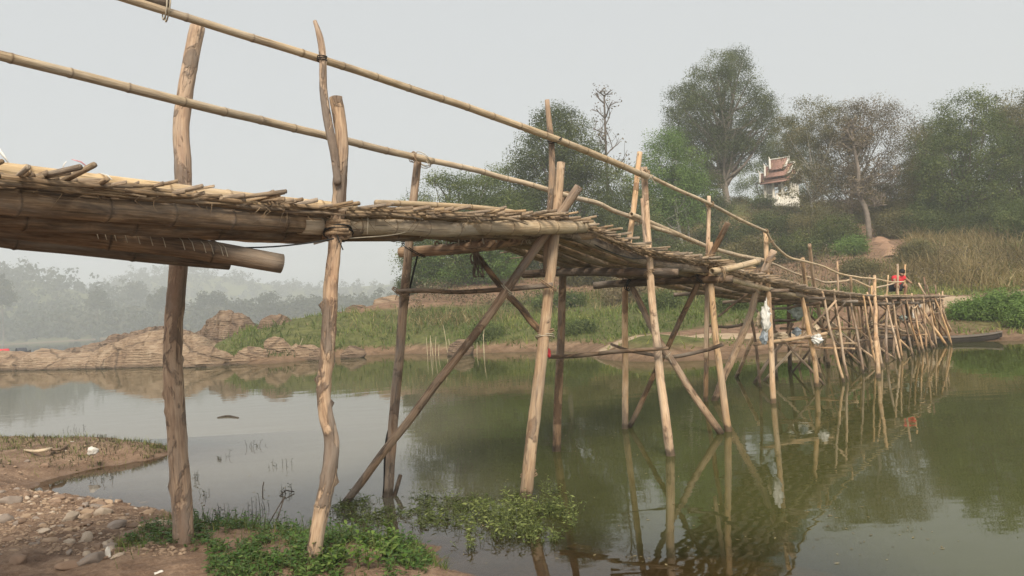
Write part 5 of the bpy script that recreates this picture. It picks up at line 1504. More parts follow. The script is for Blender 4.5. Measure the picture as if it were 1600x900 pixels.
def sbox(name, mat, boxes, parent=shrine):
    b = MB()
    for c, h in boxes: b.box(c, (h[0], 0, 0), (0, h[1], 0), (0, 0, h[2]))
    return b.build(name, M[mat], parent, False)
base_z = sc.z - shrine.location.z
sbox('base', 'plaster', [((0, 0, base_z - 0.6), (1.75, 1.45, 0.75)), ((0, 0, base_z + 0.25), (1.55, 1.25, 0.12)), ((0, 0, base_z + 0.42), (1.42, 1.12, 0.06))])
for dx in (-1.45, 0, 1.45):
    for dy in (-1.2, 1.2):
        if dx == 0 and dy > 0: continue
        b = MB(); b.tube([(dx, dy, base_z + 0.12), (dx, dy, base_z + 0.4), (dx * .98, dy * .98, base_z + 0.75)], [0.32, 0.26, 0.05], sides=8, seg=6); b.build('base_ornament', M['plaster'], shrine)
for dx in (-1.15, -0.4, 0.4, 1.15):
    for dy in (-0.9, 0.9):
        b = MB(); b.tube([(dx, dy, base_z + 0.45), (dx, dy, base_z + 0.6), (dx, dy, base_z + 0.62), (dx, dy, base_z + 2.0), (dx, dy, base_z + 2.1)], [0.17, 0.17, 0.12, 0.11, 0.16], sides=10, seg=20); b.build('pillar', M['plaster'], shrine)
for dy in (-0.3, 0.3):
    for dx in (-1.15, 1.15):
        b = MB(); b.tube([(dx, dy, base_z + 0.45), (dx, dy, base_z + 2.1)], 0.11, sides=10, seg=4); b.build('pillar', M['plaster'], shrine)
sbox('railing', 'plaster', [((0, -0.92, base_z + 0.85), (1.1, 0.04, 0.05)), ((0, 0.92, base_z + 0.85), (1.1, 0.04, 0.05)), ((1.17, 0, base_z + 0.85), (0.04, 0.85, 0.05)), ((-1.17, 0, base_z + 0.85), (0.04, 0.85, 0.05))])
sbox('altar', 'gold', [((0, 0.1, base_z + 0.75), (0.4, 0.3, 0.3)), ((0, 0.1, base_z + 1.2), (0.22, 0.18, 0.2))])
sbox('eaves', 'eaves_wood', [((0, 0, base_z + 2.2), (1.4, 1.15, 0.1))])
def gable(zb, hw, hl, rise, drop):
    """one roof tier: two curved slopes, ridge along x longer than the eaves, white bargeboards and finials"""
    r = MB()
    N = 6
    fl_ = lambda t: hl * (0.80 + 0.26 * t)
    for sgn in (-1, 1):
        prof = [(sgn * hw * (1 - t), zb + rise * (t ** 1.5) - drop * (1 - t) ** 2 * 0.3, fl_(t)) for t in np.linspace(0, 1, N)]
        V, F = [], []
        for (yy, zz, ll) in prof:
            for xx in (-ll, ll): V += [(xx, yy, zz), (xx, yy, zz - 0.07)]
        for i in range(N - 1):
            a = i * 4
            F += [(a, a + 2, a + 6, a + 4), (a + 1, a + 5, a + 7, a + 3), (a, a + 4, a + 5, a + 1), (a + 2, a + 3, a + 7, a + 6)]
        F += [(0, 1, 3, 2), (4 * N - 4, 4 * N - 2, 4 * N - 1, 4 * N - 3)]
        r.add(V, F)
    tier = r.build('roof_tier', M['roof'], shrine, False)
    for xx in (-hl, hl):
        e = MB()
        for sgn in (-1, 1):
            P = [(math.copysign(fl_(t), xx) * 1.01, sgn * hw * (1 - t) * 1.03, zb + rise * (t ** 1.5) - drop * (1 - t) ** 2 * 0.3 + 0.05) for t in np.linspace(0, 1, N)]
            P[0] = (P[0][0], P[0][1] * 1.08, P[0][2] + 0.10)
            e.tube(P, [0.03] + [0.10] * (N - 1), sides=6, seg=12)
        xx = math.copysign(fl_(1), xx)
        e.tube([(xx, 0, zb + rise), (xx * 1.04, 0, zb + rise + 0.2), (xx * 1.12, 0, zb + rise + 0.42)], [0.07, 0.05, 0.015], sides=6, seg=5)
        e.build('bargeboard', M['plaster'], tier)
        g_ = MB(); xx = math.copysign(hl * 0.8, xx)
        V = [(xx * 0.93, -hw * 0.8, zb + 0.02), (xx * 0.93, hw * 0.8, zb + 0.02), (xx * 0.93, 0, zb + rise * 0.93), (xx * 0.88, -hw * 0.8, zb + 0.02), (xx * 0.88, hw * 0.8, zb + 0.02), (xx * 0.88, 0, zb + rise * 0.93)]
        g_.add(V, [(0, 1, 4, 3), (1, 2, 5, 4), (2, 0, 3, 5)], [(0, 2, 1), (3, 4, 5)])
        g_.build('gable', M['gold'], tier, False)
    rg = MB(); rg.tube([(-fl_(1), 0, zb + rise + 0.03), (0, 0, zb + rise), (fl_(1), 0, zb + rise + 0.03)], 0.07, sides=6, seg=6); rg.build('ridge', M['plaster'], tier)
gable(base_z + 2.2, 1.45, 1.7, 1.2, 0.6)
gable(base_z + 2.85, 1.08, 1.25, 1.25, 0.5)
gable(base_z + 3.6, 0.70, 0.8, 1.15, 0.3)
fin = MB(); fin.tube([(0, 0, base_z + 4.2), (0, 0, base_z + 4.5), (0, 0, base_z + 4.55), (0, 0, base_z + 5.0)], [0.10, 0.12, 0.05, 0.01], sides=8, seg=12); fin.build('finial', M['gold'], shrine)

# ================================================================ boats
M['boat'] = plain_mat('weathered_hull', (0.04, 0.033, 0.027), 0.8, 0.4, 3)
M['boat_in'] = plain_mat('pale_gunwale', (0.13, 0.11, 0.09), 0.8, 0.25, 3)
M['red'] = plain_mat('red_cloth', (0.62, 0.035, 0.05), 0.8, 0.15, 8)
M['navy'] = plain_mat('dark_cover', (0.05, 0.055, 0.07), 0.7, 0.3, 4)
def canoe(label, a, b, halfw, depth, rise):
    """dug-out hull from stern a to bow b, open inside"""
    a, b = Vector(a), Vector(b)
    L = (b - a).length
    d = (b - a).normalized(); s = Vector((-d.y, d.x, 0))
    root = empty('canoe', a, label, 'canoe')
    h, N = MB(), 26
    V, F = [], []
    K = 7
    for i in range(N + 1):
        t = i / N
        w = halfw * (math.sin(math.pi * min(1, max(0.0, 0.06 + 0.9 * t))) ** 0.55)
        top = depth * 0.55 + rise * (abs(2 * t - 1) ** 3)
        for j in range(2 * K + 1):
            u = j / K - 1
            yy = w * math.copysign(abs(u) ** 0.6, u)
            zz = top - depth * (1 - abs(u) ** 2.2) * (1 - 0.5 * abs(2 * t - 1) ** 4)
            V.append(d * (L * t) + s * yy + Vector((0, 0, zz)))
    M_ = 2 * K + 1
    for i in range(N):
        for j in range(M_ - 1):
            k = i * M_ + j
            F.append((k, k + 1, k + M_ + 1, k + M_))
    h.add([tuple(v) for v in V], F)
    hull = h.build('hull', M['boat'], root)
    sd = hull.modifiers.new('wall', 'SOLIDIFY'); sd.thickness = 0.03
    for u in (-1, 1):
        g_ = MB(); P = []
        for i in range(N + 1):
            P.append(V[i * M_ + (0 if u < 0 else M_ - 1)] + Vector((0, 0, 0.012)))
        g_.tube([tuple(p) for p in P], 0.028, sides=6, seg=40); g_.build('gunwale', M['boat_in'], root)
    for t in (0.3, 0.62):
        bq = MB(); c = d * (L * t) + Vector((0, 0, depth * 0.42)); bq.box(c, d * 0.10, s * halfw * 0.85, (0, 0, 0.015)); bq.build('thwart', M['boat_in'], root, False)
    return root
canoe('long low dark wooden canoe moored on the far bank beyond the poles', onz(1395, 540) + Vector((0, 0.7, 0)), onz(1566, 532), 0.26, 0.26, 0.10)
for k, (px, py, lab) in enumerate([(6, 549, 'tiny red covered boat at the left edge of the river'), (33, 547, 'tiny dark covered boat beside the red one at far left')]):
    p = at(px, py, 90); p.z = 0
    root = empty('riverboat', p, lab, 'boat', 'moored boats at far left')
    b = MB(); V = []; F = []
    for i in range(9):
        t = i / 8
        w = 0.62 * math.sin(math.pi * (0.12 + 0.76 * t))
        V += [(-1.6 + 3.2 * t, -w, 0.45 + 0.35 * abs(2 * t - 1) ** 2), (-1.6 + 3.2 * t, -w * .6, -0.15), (-1.6 + 3.2 * t, w * .6, -0.15), (-1.6 + 3.2 * t, w, 0.45 + 0.35 * abs(2 * t - 1) ** 2)]
    for i in range(8):
        a = i * 4
        F += [(a, a + 1, a + 5, a + 4), (a + 1, a + 2, a + 6, a + 5), (a + 2, a + 3, a + 7, a + 6), (a + 3, a, a + 4, a + 7)]
    F += [(0, 3, 2, 1), (32, 33, 34, 35)]
    b.add(V, F); b.build('hull', M['boat'], root, False)
    c = MB(); V = []; F = []
    for i in range(5):
        for j in range(9):
            th = math.pi * j / 8
            V.append((-0.8 + 0.4 * i, 0.6 * math.cos(th), 0.5 + 0.75 * math.sin(th)))
    for i in range(4):
        for j in range(8):
            a = i * 9 + j; F.append((a, a + 9, a + 10, a + 1))
    c.add(V, F); co = c.build('canopy', M['red'] if k == 0 else M['navy'], root)
    co.modifiers.new('cloth', 'SOLIDIFY').thickness = 0.03
    root.rotation_euler = (0, 0, 0.9); root.scale = (0.62, 0.62, 0.62)

# ================================================================ person on the bridge
M['skin'] = plain_mat('skin', (0.30, 0.17, 0.105), 0.6, 0.1)
M['shorts'] = plain_mat('dark_shorts', (0.025, 0.025, 0.03), 0.9, 0.2)
M['hair'] = plain_mat('black_hair', (0.012, 0.010, 0.009), 0.6, 0.2)
def skin_obj(name, verts, edges, radii, mat, parent, root_i=0, sub=2):
    me = bpy.data.meshes.new(name)
    me.from_pydata(verts, edges, [])
    o = link(name, me, parent)
    me.materials.append(M[mat])
    sk = o.modifiers.new('skin', 'SKIN')
    sk.use_smooth_shade = True
    lay = me.skin_vertices[0].data if len(me.skin_vertices) else None
    if lay is None:
        return o
    for i, r in enumerate(radii): lay[i].radius = (r, r) if not isinstance(r, tuple) else r
    lay[root_i].use_root = True
    o.modifiers.new('round', 'SUBSURF').levels = sub
    o.modifiers['round'].render_levels = sub
    return o
pp = at(1431, 462, 22.8)
s_near = float(np.interp(1431, [1370, 1474], [EL[7], EL[8]]))
pd = deck_pt(s_near, 0.55, 0.05)
person = empty('person', pd, 'person in red shirt bending forward near the far end of the bridge', 'person')
person.rotation_euler = (0, 0, math.radians(20)); person.scale = (0.86, 0.86, 0.86)
# crouched, trunk bent towards the viewer's right, hands resting on knees; local: +x right, -y to the viewer
vb = [(0, 0.10, 0.36), (0, 0.04, 0.50), (0.02, -0.06, 0.64), (0.03, -0.10, 0.70), (0.04, -0.16, 0.76), (0.05, -0.20, 0.82),
      (-0.12, 0.06, 0.34), (-0.17, -0.18, 0.38), (-0.16, -0.08, 0.07), (-0.17, -0.20, 0.03),
      (0.12, 0.06, 0.34), (0.19, -0.18, 0.38), (0.18, -0.08, 0.07), (0.19, -0.20, 0.03),
      (-0.19, -0.05, 0.64), (-0.27, -0.16, 0.50), (-0.20, -0.27, 0.42),
      (0.22, -0.05, 0.64), (0.33, -0.14, 0.52), (0.36, -0.24, 0.42)]
eb = [(0, 1), (1, 2), (2, 3), (3, 4), (4, 5), (0, 6), (6, 7), (7, 8), (8, 9), (0, 10), (10, 11), (11, 12), (12, 13), (2, 14), (14, 15), (15, 16), (2, 17), (17, 18), (18, 19)]
rb = [0.13, 0.12, 0.12, 0.05, 0.075, 0.085, 0.085, 0.065, 0.04, 0.035, 0.085, 0.065, 0.04, 0.035, 0.06, 0.04, 0.028, 0.06, 0.04, 0.028]
bpy.context.view_layer.update()
def ensure_skin(me):
    # a skin layer is made by the modifier operator only; build it through bmesh
    import bmesh
    bm = bmesh.new(); bm.from_mesh(me)
    bm.verts.layers.skin.verify()
    bm.to_mesh(me); bm.free()
def body(name, verts, edges, radii, mat, parent):
    me = bpy.data.meshes.new(name); me.from_pydata(verts, edges, []); ensure_skin(me)
    me.materials.append(M[mat])
    o = link(name, me, parent)
    sk = o.modifiers.new('skin', 'SKIN'); sk.use_smooth_shade = True
    lay = me.skin_vertices[0].data
    for i, r in enumerate(radii): lay[i].radius = (r, r)
    lay[0].use_root = True
    ss = o.modifiers.new('round', 'SUBSURF'); ss.levels = 2; ss.render_levels = 2
    return o
bd = body('body', vb, eb, rb, 'skin', person)
body('shirt', [vb[0], vb[1], vb[2], (0.025, -0.085, 0.68), vb[14], (-0.23, -0.11, 0.57), vb[17], (0.275, -0.095, 0.58)], [(0, 1), (1, 2), (2, 3), (2, 4), (4, 5), (2, 6), (6, 7)], [0.15, 0.155, 0.155, 0.075, 0.085, 0.06, 0.085, 0.06], 'red', person)
body('shorts', [(0, 0.10, 0.34), vb[6], (-0.16, -0.12, 0.37), vb[10], (0.175, -0.12, 0.37)], [(0, 1), (1, 2), (0, 3), (3, 4)], [0.15, 0.105, 0.085, 0.105, 0.085], 'shorts', person)
V, F = ICO[3]
hv = V * np.array([0.098, 0.108, 0.10]); hv = np.where((V[:, 2:3] < -0.15) | ((V[:, 1:2] < -0.55) & (V[:, 2:3] < 0.35)), hv * 0.86, hv)
hm = mesh_np('hair', hv + np.array([0.048, -0.18, 0.825]), None, F, [M['hair']]); link('hair', hm, person)

# ================================================================ bags, twigs and litter on the bridge
M['bag_white'] = plain_mat('white_plastic', (0.66, 0.64, 0.60), 0.45, 0.12, 8)
M['bag_grey'] = plain_mat('grey_green_plastic', (0.34, 0.38, 0.34), 0.5, 0.15, 8)
M['bag_blue'] = plain_mat('pale_blue_plastic', (0.48, 0.53, 0.58), 0.45, 0.2, 8)
M['bag_tan'] = plain_mat('tan_sacking', (0.50, 0.40, 0.28), 0.8, 0.2, 12)
M['red_plastic'] = plain_mat('red_plastic', (0.6, 0.05, 0.06), 0.4, 0.2)
def bag(label, px, py, Y, wpx, hpx, mat, seed, flare=1.0):
    """crumpled hanging sheet: pinched on top, wider and creased below"""
    c = at(px, py, Y)
    w, h = PXM(wpx, Y) / 2, PXM(hpx, Y) / 2
    V, F = ICO[4]
    out = np.empty_like(V)
    for i, v in enumerate(V):
        p = Vector(v) * 1.6 + Vector((seed * 5.7, 0, seed))
        fold = abs(mnoise.noise(Vector((v[0] * 5.5, v[1] * 5.5, v[2] * 2.0 + seed * 3)))) * 1.2
        k = 1 + 0.8 * mnoise.noise(p) - fold + 0.35 * mnoise.noise(p * 3.5)
        pin = 0.25 + 0.75 * (0.5 - 0.5 * v[2]) ** 0.8 if flare > 0 else 1
        out[i] = (v[0] * w * pin * k, v[1] * w * 0.55 * pin * k, v[2] * h * (1 + 0.45 * mnoise.noise(p * 1.7) - 0.3 * abs(mnoise.noise(Vector((v[0] * 5, v[1] * 5, seed))))))
    o = link('plastic_bag', mesh_np('plastic_bag', out, None, F, [M[mat]], None, False), None, c)
    o.rotation_euler = (0, rnd.uniform(-.25, .25), rnd.uniform(-.5, .5))
    prop(o, label, 'bag', 'plastic bags caught on the bridge')
bag('white bag hanging on the big diagonal trunk', 1196, 493, 12.4, 22, 48, 'bag_white', 1)
bag('pale bag folded behind the white one on the diagonal trunk', 1186, 500, 12.55, 16, 26, 'bag_tan', 2)
bag('pale blue bag under the diagonal trunk', 1194, 525, 12.7, 18, 28, 'bag_blue', 3)
bag('grey green bag spread over the crossbars', 1246, 488, 15.8, 24, 24, 'bag_grey', 4, 0)
bag('small bluish bag on the crossbar below the grey green one', 1245, 518, 15.6, 14, 14, 'bag_blue', 5, 0)
bag('white bag wedged at the three leaning poles', 1277, 530, 14.3, 17, 18, 'bag_white', 6, 0)
bag('small tan sack above the wedged white bag', 1275, 513, 14.6, 11, 11, 'bag_tan', 7, 0)
bag('tan sack lying along the crossbar near the diagonal trunk', 1218, 526, 14.6, 30, 12, 'bag_tan', 8, 0)
bag('tan rag hanging low in the middle of the bridge', 1310, 520, 17.0, 14, 14, 'bag_tan', 9)
bag('pale rag tied low on the tall rail pole', 1368, 538, 18.3, 14, 16, 'bag_tan', 10)
bag('greenish bag under the far end of the bridge', 1411, 496, 21.0, 10, 9, 'bag_grey', 11, 0)
bag('small white ball shaped bag on the long leaning pole', 1436, 478, 22.2, 6, 7, 'bag_white', 12, 0)
bag('small white bag hanging inside the far poles', 1427, 493, 21.8, 5, 9, 'bag_white', 13)
bag('pale rag on the crossbars left of the far poles', 1362, 505, 19.6, 12, 9, 'bag_tan', 14, 0)
ra = at(857, 552, 7.4)
V, F = boulder_np(0.028, 0.02, 0.04, 33, 3, 0.5, 0, 0, 0, 3)
prop(link('plastic_scrap', mesh_np('plastic_scrap', V, None, F, [M['red_plastic']]), None, ra), 'small red plastic scrap hanging behind the pale leaning pole', 'litter')
tb = MB(); t0 = at(741, 392, 7.75)
for k in range(16):
    a = rnd.uniform(0, 6.28)
    L = PXM(rnd.uniform(20, 52), 7.7)
    e = t0 + Vector((math.cos(a) * 0.06 + 0.03, math.sin(a) * 0.06, -L))
    m1 = t0.lerp(e, 0.5) + Vector((rnd.uniform(-.04, .04), 0, 0))
    tb.tube([t0, m1, e, e + Vector((rnd.uniform(-.06, .06), 0, rnd.uniform(-.03, .05)))], [0.007, 0.008, 0.010, 0.004], sides=5, seg=8)
tw_ = tb.build('twig_bunch', M['dark_pole'], None)
prop(tw_, 'bunch of dead dark twigs hanging under the deck at the second trestle', 'twigs')

# ================================================================ stones and debris on the near bank
def stone_mat():
    m, nt, out = new_mat('river_stone')
    g = NT(nt)
    oi = g.n('ShaderNodeObjectInfo')
    tex = g.n('ShaderNodeTexCoord').outputs['Object']
    n = g.noise(tex, 18, 5, 0.6)
    c = oi.outputs['Color']
    c = g.mix(g.framp(n, 0.35, 0.7, 0, 0.55), c, (0.22, 0.145, 0.095))
    g.l(g.bsdf(c, 0.85, g.bump(n, 0.5, 0.006), 0.25), out.inputs[0])
    return m
M['stone'] = stone_mat()
stone_shapes = []
for k in range(12):
    V, F = boulder_np(1, rnd.uniform(0.5, 0.85), rnd.uniform(0.32, 0.55), 60 + k, 3, 0.30, 0, 0, 0, 9)
    stone_shapes.append(mesh_np('stone', V, None, F, [M['stone']]))
TONES = [('tan', (0.40, 0.29, 0.20)), ('brown', (0.25, 0.17, 0.12)), ('pale', (0.50, 0.41, 0.32)), ('grey', (0.29, 0.245, 0.21))]
def zone(px, py):
    if py < 768: return 'on the spit'
    if py < 800: return 'near the inlet edge'
    if py > 850: return 'on the lower mud'
    if px < 60: return 'near the left picture edge'
    if px < 140: return 'amid the stone spread'
    return 'at the right of the stones'
STONES = {}
def stone(px, py, rpx, label, group='stones strewn over the mud bank'):
    g_ = onz(px, py, 0.12)
    z = near_z(g_.x, g_.y)
    g_ = onz(px, py, z)
    r = PXM(rpx, g_.y)
    o = bpy.data.objects.new('stone', rnd.choice(stone_shapes))
    C.objects.link(o)
    o.location = (g_.x, g_.y, near_z(g_.x, g_.y) + r * 0.12)
    o.scale = (r, r * rnd.uniform(.8, 1.1), r * rnd.uniform(0.8, 1.15))
    o.rotation_euler = (rnd.uniform(-.2, .2), rnd.uniform(-.2, .2), rnd.uniform(0, 6.3))
    tn, tc_ = next(((n_, c_) for n_, c_ in TONES if label and n_ in label), rnd.choice(TONES))
    j_ = rnd.uniform(0.85, 1.15)
    o.color = (tc_[0] * j_, tc_[1] * j_, tc_[2] * j_, 1)
    if label is None:
        label = ('tiny ' if rpx < 5 else 'small ' if rpx < 8 else 'medium ') + tn + ' stone ' + zone(px, py)
        STONES.setdefault(label, []).append((px, o))
    prop(o, label, 'stone', group)
for px, py, r, lab in [(145, 880, 27, 'big grey stone at the bottom edge beside the white litter'), (108, 885, 22, 'brown stone at the bottom edge left of the big grey stone'), (135, 845, 22, 'long pale stone in the middle of the stones'), (183, 828, 20, 'rounded grey stone near the foot of the first post'),
                       (15, 790, 20, 'dark grey stone at the left edge of the picture'), (110, 818, 17, 'grey rounded stone above the long pale stone'), (68, 715, 11, 'dark stone on the grassy spit'), (30, 880, 18, 'brown stone in the lower left corner'),
                       (160, 806, 17, 'flat pale stone near the water edge of the stones'), (10, 815, 16, 'grey stone low at the left edge'), (198, 838, 15, 'brown stone beside the pale rag'), (165, 853, 15, 'thin pale flat stone on the mud'), (80, 843, 16, 'tan stone left of the long pale stone')]:
    stone(px, py, r, lab, None)
_cnt = 0
while _cnt < 270:
    px = rnd.uniform(-10, 240) if rnd.random() < 0.85 else rnd.uniform(0, 130)
    py = rnd.uniform(768, 880) if rnd.random() < 0.85 else rnd.uniform(705, 768)
    if py < 768 and px > 60 + (752 - py) * 2: continue
    dens = 1.0 if (760 + px * 0.12 < py < 860 - 0.02 * px) else 0.35
    if py > 830 and px < 100: dens *= 0.35
    if rnd.random() > dens: continue
    r = min(14, 3.0 + rnd.expovariate(1 / 2.7)) * (1.0 if py > 765 else 0.7)
    stone(px, py, r, None)
    _cnt += 1
ORD = ['leftmost', 'second from left', 'third from left', 'fourth from left', 'fifth from left', 'sixth from left', 'seventh from left', 'eighth from left', 'ninth from left', 'tenth from left', 'eleventh from left', 'twelfth from left', 'thirteenth from left', 'fourteenth from left', 'fifteenth from left']
for lab_, lst in STONES.items():
    if len(lst) < 2: continue
    for q, (_, o_) in enumerate(sorted(lst, key=lambda t: t[0])):
        o_['label'] = lab_ + ', ' + (ORD[q] if q < len(ORD) else 'number %d from left' % (q + 1)) + ' among its like'
peb = MB()
pv_, pf_ = ICO[1]
for k in range(5200):
    px, py = rnd.uniform(-20, 300), rnd.uniform(693, 900)
    g_ = onz(px, py, 0.1); z = near_z(g_.x, g_.y)
    if z < 0.012 or VN.fbm(px * 0.02, py * 0.05, 3) < -0.1: continue
    r = 0.004 + rnd.expovariate(1 / 0.006)
    r = min(r, 0.024)
    peb.add(pv_ * np.array([r, r * rnd.uniform(.5, 1), r * rnd.uniform(.3, .6)]) * np.array([rnd.uniform(.8, 1.2) for _ in range(3)]) + np.array([g_.x, g_.y, z + r * 0.15]), (), pf_)
_pb = peb.build('pebbles', M['stone'], None, False); _pb.color = (0.36, 0.26, 0.18, 1)
prop(_pb, 'fine pebbles and chips on the mud', 'pebbles', None, 'stuff')
def driftwood(label, pts, r, mat='bag_tan', name='driftwood', z=0.012):
    P = []
    for px, py in pts:
        g_ = onz(px, py, 0.08); g_ = onz(px, py, near_z(g_.x, g_.y) + z); P.append(g_)
    b = MB(); b.tube(P, r, sides=8, rough=0.1)
    return prop(b.build(name, M[mat], None), label, 'stick')
M['white_litter'] = plain_mat('pale_litter', (0.62, 0.58, 0.52), 0.6, 0.2, 20)
driftwood('pale curved stick lying on the grassy spit', [(36, 703), (55, 705), (72, 703), (82, 700)], [0.012, 0.02, 0.024, 0.012], 'bag_tan')
driftwood('dark driftwood stick lying on the grassy spit', [(80, 702), (95, 702), (108, 694)], [0.02, 0.022, 0.01], 'dark_pole')
driftwood('thin dry stem lying across the near mud', [(232, 871), (265, 862), (300, 858), (335, 850)], 0.006, 'dark_pole', z=0.015)
def scrap(label, px, py, w, h, seed, mat):
    g_ = onz(px, py, 0.08); g_ = onz(px, py, near_z(g_.x, g_.y))
    V, F = boulder_np(PXM(w, g_.y) / 2, PXM(w, g_.y) / 3, PXM(h, g_.y) / 2, seed, 3, 0.75, 0, 0, 0, 6)
    o = link('litter', mesh_np('litter', V, None, F, [M[mat]], None, False), None, g_ + Vector((0, 0, PXM(h, g_.y) * 0.3)))
    prop(o, label, 'litter')
scrap('crumpled white litter on the grassy spit', 145, 708, 18, 14, 71, 'white_litter')
scrap('small white scrap at the back of the spit', 112, 694, 11, 6, 72, 'white_litter')
scrap('white torn plastic at the bottom edge beside the grey stone', 170, 876, 10, 26, 73, 'white_litter')
scrap('pale tan rag lying beside the foot of the first post', 240, 826, 62, 14, 74, 'bag_tan')
scrap('pale scrap on the mud at the bottom edge', 249, 897, 16, 7, 75, 'white_litter')

# ================================================================ near plants
TRI = np.array([(1, 0, 0), (-0.5, 0.87, 0), (-0.5, -0.87, 0)])
def spray(mb_l, mb_s, base, h, nl, leaf, lean=0.4, var0=0.5, wid=0.21):
    """one herb: arching stem with paired leaves"""
    az = rnd.uniform(0, 6.28)
    d = Vector((math.cos(az) * lean * rnd.random(), math.sin(az) * lean * rnd.random(), 1)).normalized()
    tip = base + d * h
    mid = base.lerp(tip, 0.5) + Vector((0, 0, h * 0.08))
    B0 = np.array(base - Vector((0, 0, 0.02))); M0 = np.array(mid); T0 = np.array(tip)
    V = np.vstack([B0 + TRI * 0.003, M0 + TRI * 0.0025, T0 + TRI * 0.0015])
    mb_s.add(V, [(0, 1, 4, 3), (1, 2, 5, 4), (2, 0, 3, 5), (3, 4, 7, 6), (4, 5, 8, 7), (5, 3, 6, 8)])
    Cn, A, B, vr = [], [], [], []
    for k in range(nl):
        t = 0.25 + 0.75 * k / max(1, nl - 1)
        p = base.lerp(tip, t)
        th = az + k * 2.4 + rnd.uniform(-.4, .4)
        out = Vector((math.cos(th), math.sin(th), rnd.uniform(-0.35, 0.55))).normalized()
        L = leaf * rnd.uniform(0.7, 1.25)
        side = out.cross(Vector((0, 0, 1))).normalized() * L * wid + Vector((0, 0, rnd.uniform(-.15, .15) * L))
        Cn.append(p + out * L * 0.55); A.append(out * L * 0.5); B.append(side); vr.append(min(1, max(0, var0 + rnd.gauss(0, 0.25))))
    mb_l.leaves(np.array(Cn), np.array(A), np.array(B), np.array(vr))

M['stem'] = plain_mat('herb_stem', (0.10, 0.12, 0.04), 0.7, 0.3)
M['stem_dark'] = plain_mat('wet_stem', (0.045, 0.035, 0.022), 0.7, 0.3)
def near_pt(px, py, z0=0.05):
    g_ = onz(px, py, z0); g_ = onz(px, py, near_z(g_.x, g_.y)); g_.z = near_z(g_.x, g_.y)
    return g_
# low green carpet round the two post feet
lf, stm = MB(), MB()
for k in range(3600):
    px = rnd.uniform(190, 675); py = rnd.gauss(868, 26)
    top = interp(px, [(190, 850), (260, 822), (350, 818), (450, 828), (560, 835), (640, 850), (680, 875)])
    if py < top or py > 925: continue
    if px < 330 and py > 850 + rnd.gauss(0, 6) + (px - 200) * 0.06: continue
    if VN.fbm(px * 0.018, py * 0.03, 3) < -0.3: continue
    spray(lf, stm, near_pt(px, py), rnd.uniform(0.02, 0.09), rnd.randint(4, 7), rnd.uniform(0.022, 0.045), 0.9, 0.48 + 0.3 * VN.fbm(px * 0.01, py * 0.02, 2))
for k in range(240):   # taller thin herbs at the water side
    px = rnd.uniform(290, 660); py = interp(px, [(290, 818), (350, 828), (500, 838), (660, 858)]) + rnd.gauss(4, 7)
    spray(lf, stm, near_pt(px, py, 0.0), rnd.uniform(0.05, 0.16), rnd.randint(4, 8), rnd.uniform(0.02, 0.04), 0.5, 0.55)
o = lf.build('herb_carpet', M['leaf_fg'], None, False); prop(o, 'low green creeping herbs round the feet of the near posts', 'herbs', None, 'stuff')
so = stm.build('herb_stems', M['stem'], o); so['kind'] = 'stuff'
gr = MB(); G = []
for k in range(1500):
    px = rnd.uniform(180, 700); py = interp(px, [(180, 850), (260, 812), (340, 815), (500, 832), (640, 850), (700, 880)]) + abs(rnd.gauss(0, 16)) + 3
    if py > 920: continue
    G.append(near_pt(px, py))
for k in range(900):   # fringe of the spit
    px = rnd.uniform(-10, 262); py = 693 + rnd.random() ** 2 * 26 + (7 if px > 235 else 0)
    p = near_pt(px, py)
    if p.z > 0.0: G.append(p)
for k in range(1400):   # patchy turf on the spit
    px = rnd.uniform(-10, 258); py = rnd.uniform(692, 735)
    p = near_pt(px, py)
    if p.z > 0.005 and VN.fbm(px * 0.03, py * 0.12, 3) + 0.35 * (1 - (py - 692) / 22) > 0.12: G.append(p)
G = np.array([tuple(g_) for g_ in G])
blades(gr, G, rng.uniform(0.03, 0.13, len(G)), rng.uniform(0.0015, 0.004, len(G)), 0.45, rng.random(len(G)), 3)
prop(gr.build('grass_tufts', M['green_grass'], None, False), 'thin grass blades fringing the mud and the spit', 'grass', None, 'stuff')

sl, ss_ = MB(), MB()
for k in range(1500):
    px = rnd.uniform(-10, 264); py = 692 + rnd.random() ** 1.6 * 34
    p = near_pt(px, py)
    if p.z < 0.004 or VN.fbm(px * 0.035, py * 0.11, 3) + 0.5 * (1 - (py - 692) / 20) + (0.3 if px > 215 else 0) < 0.05: continue
    spray(sl, ss_, p, rnd.uniform(0.015, 0.06), rnd.randint(3, 6), rnd.uniform(0.012, 0.028), 0.9, rnd.random(), 0.14)
o = sl.build('spit_turf', M['leaf_olive'], None, False); prop(o, 'dry olive turf along the back of the muddy spit', 'turf', None, 'stuff')
ss_.build('turf_stems', M['stem_dark'], o)['kind'] = 'stuff'

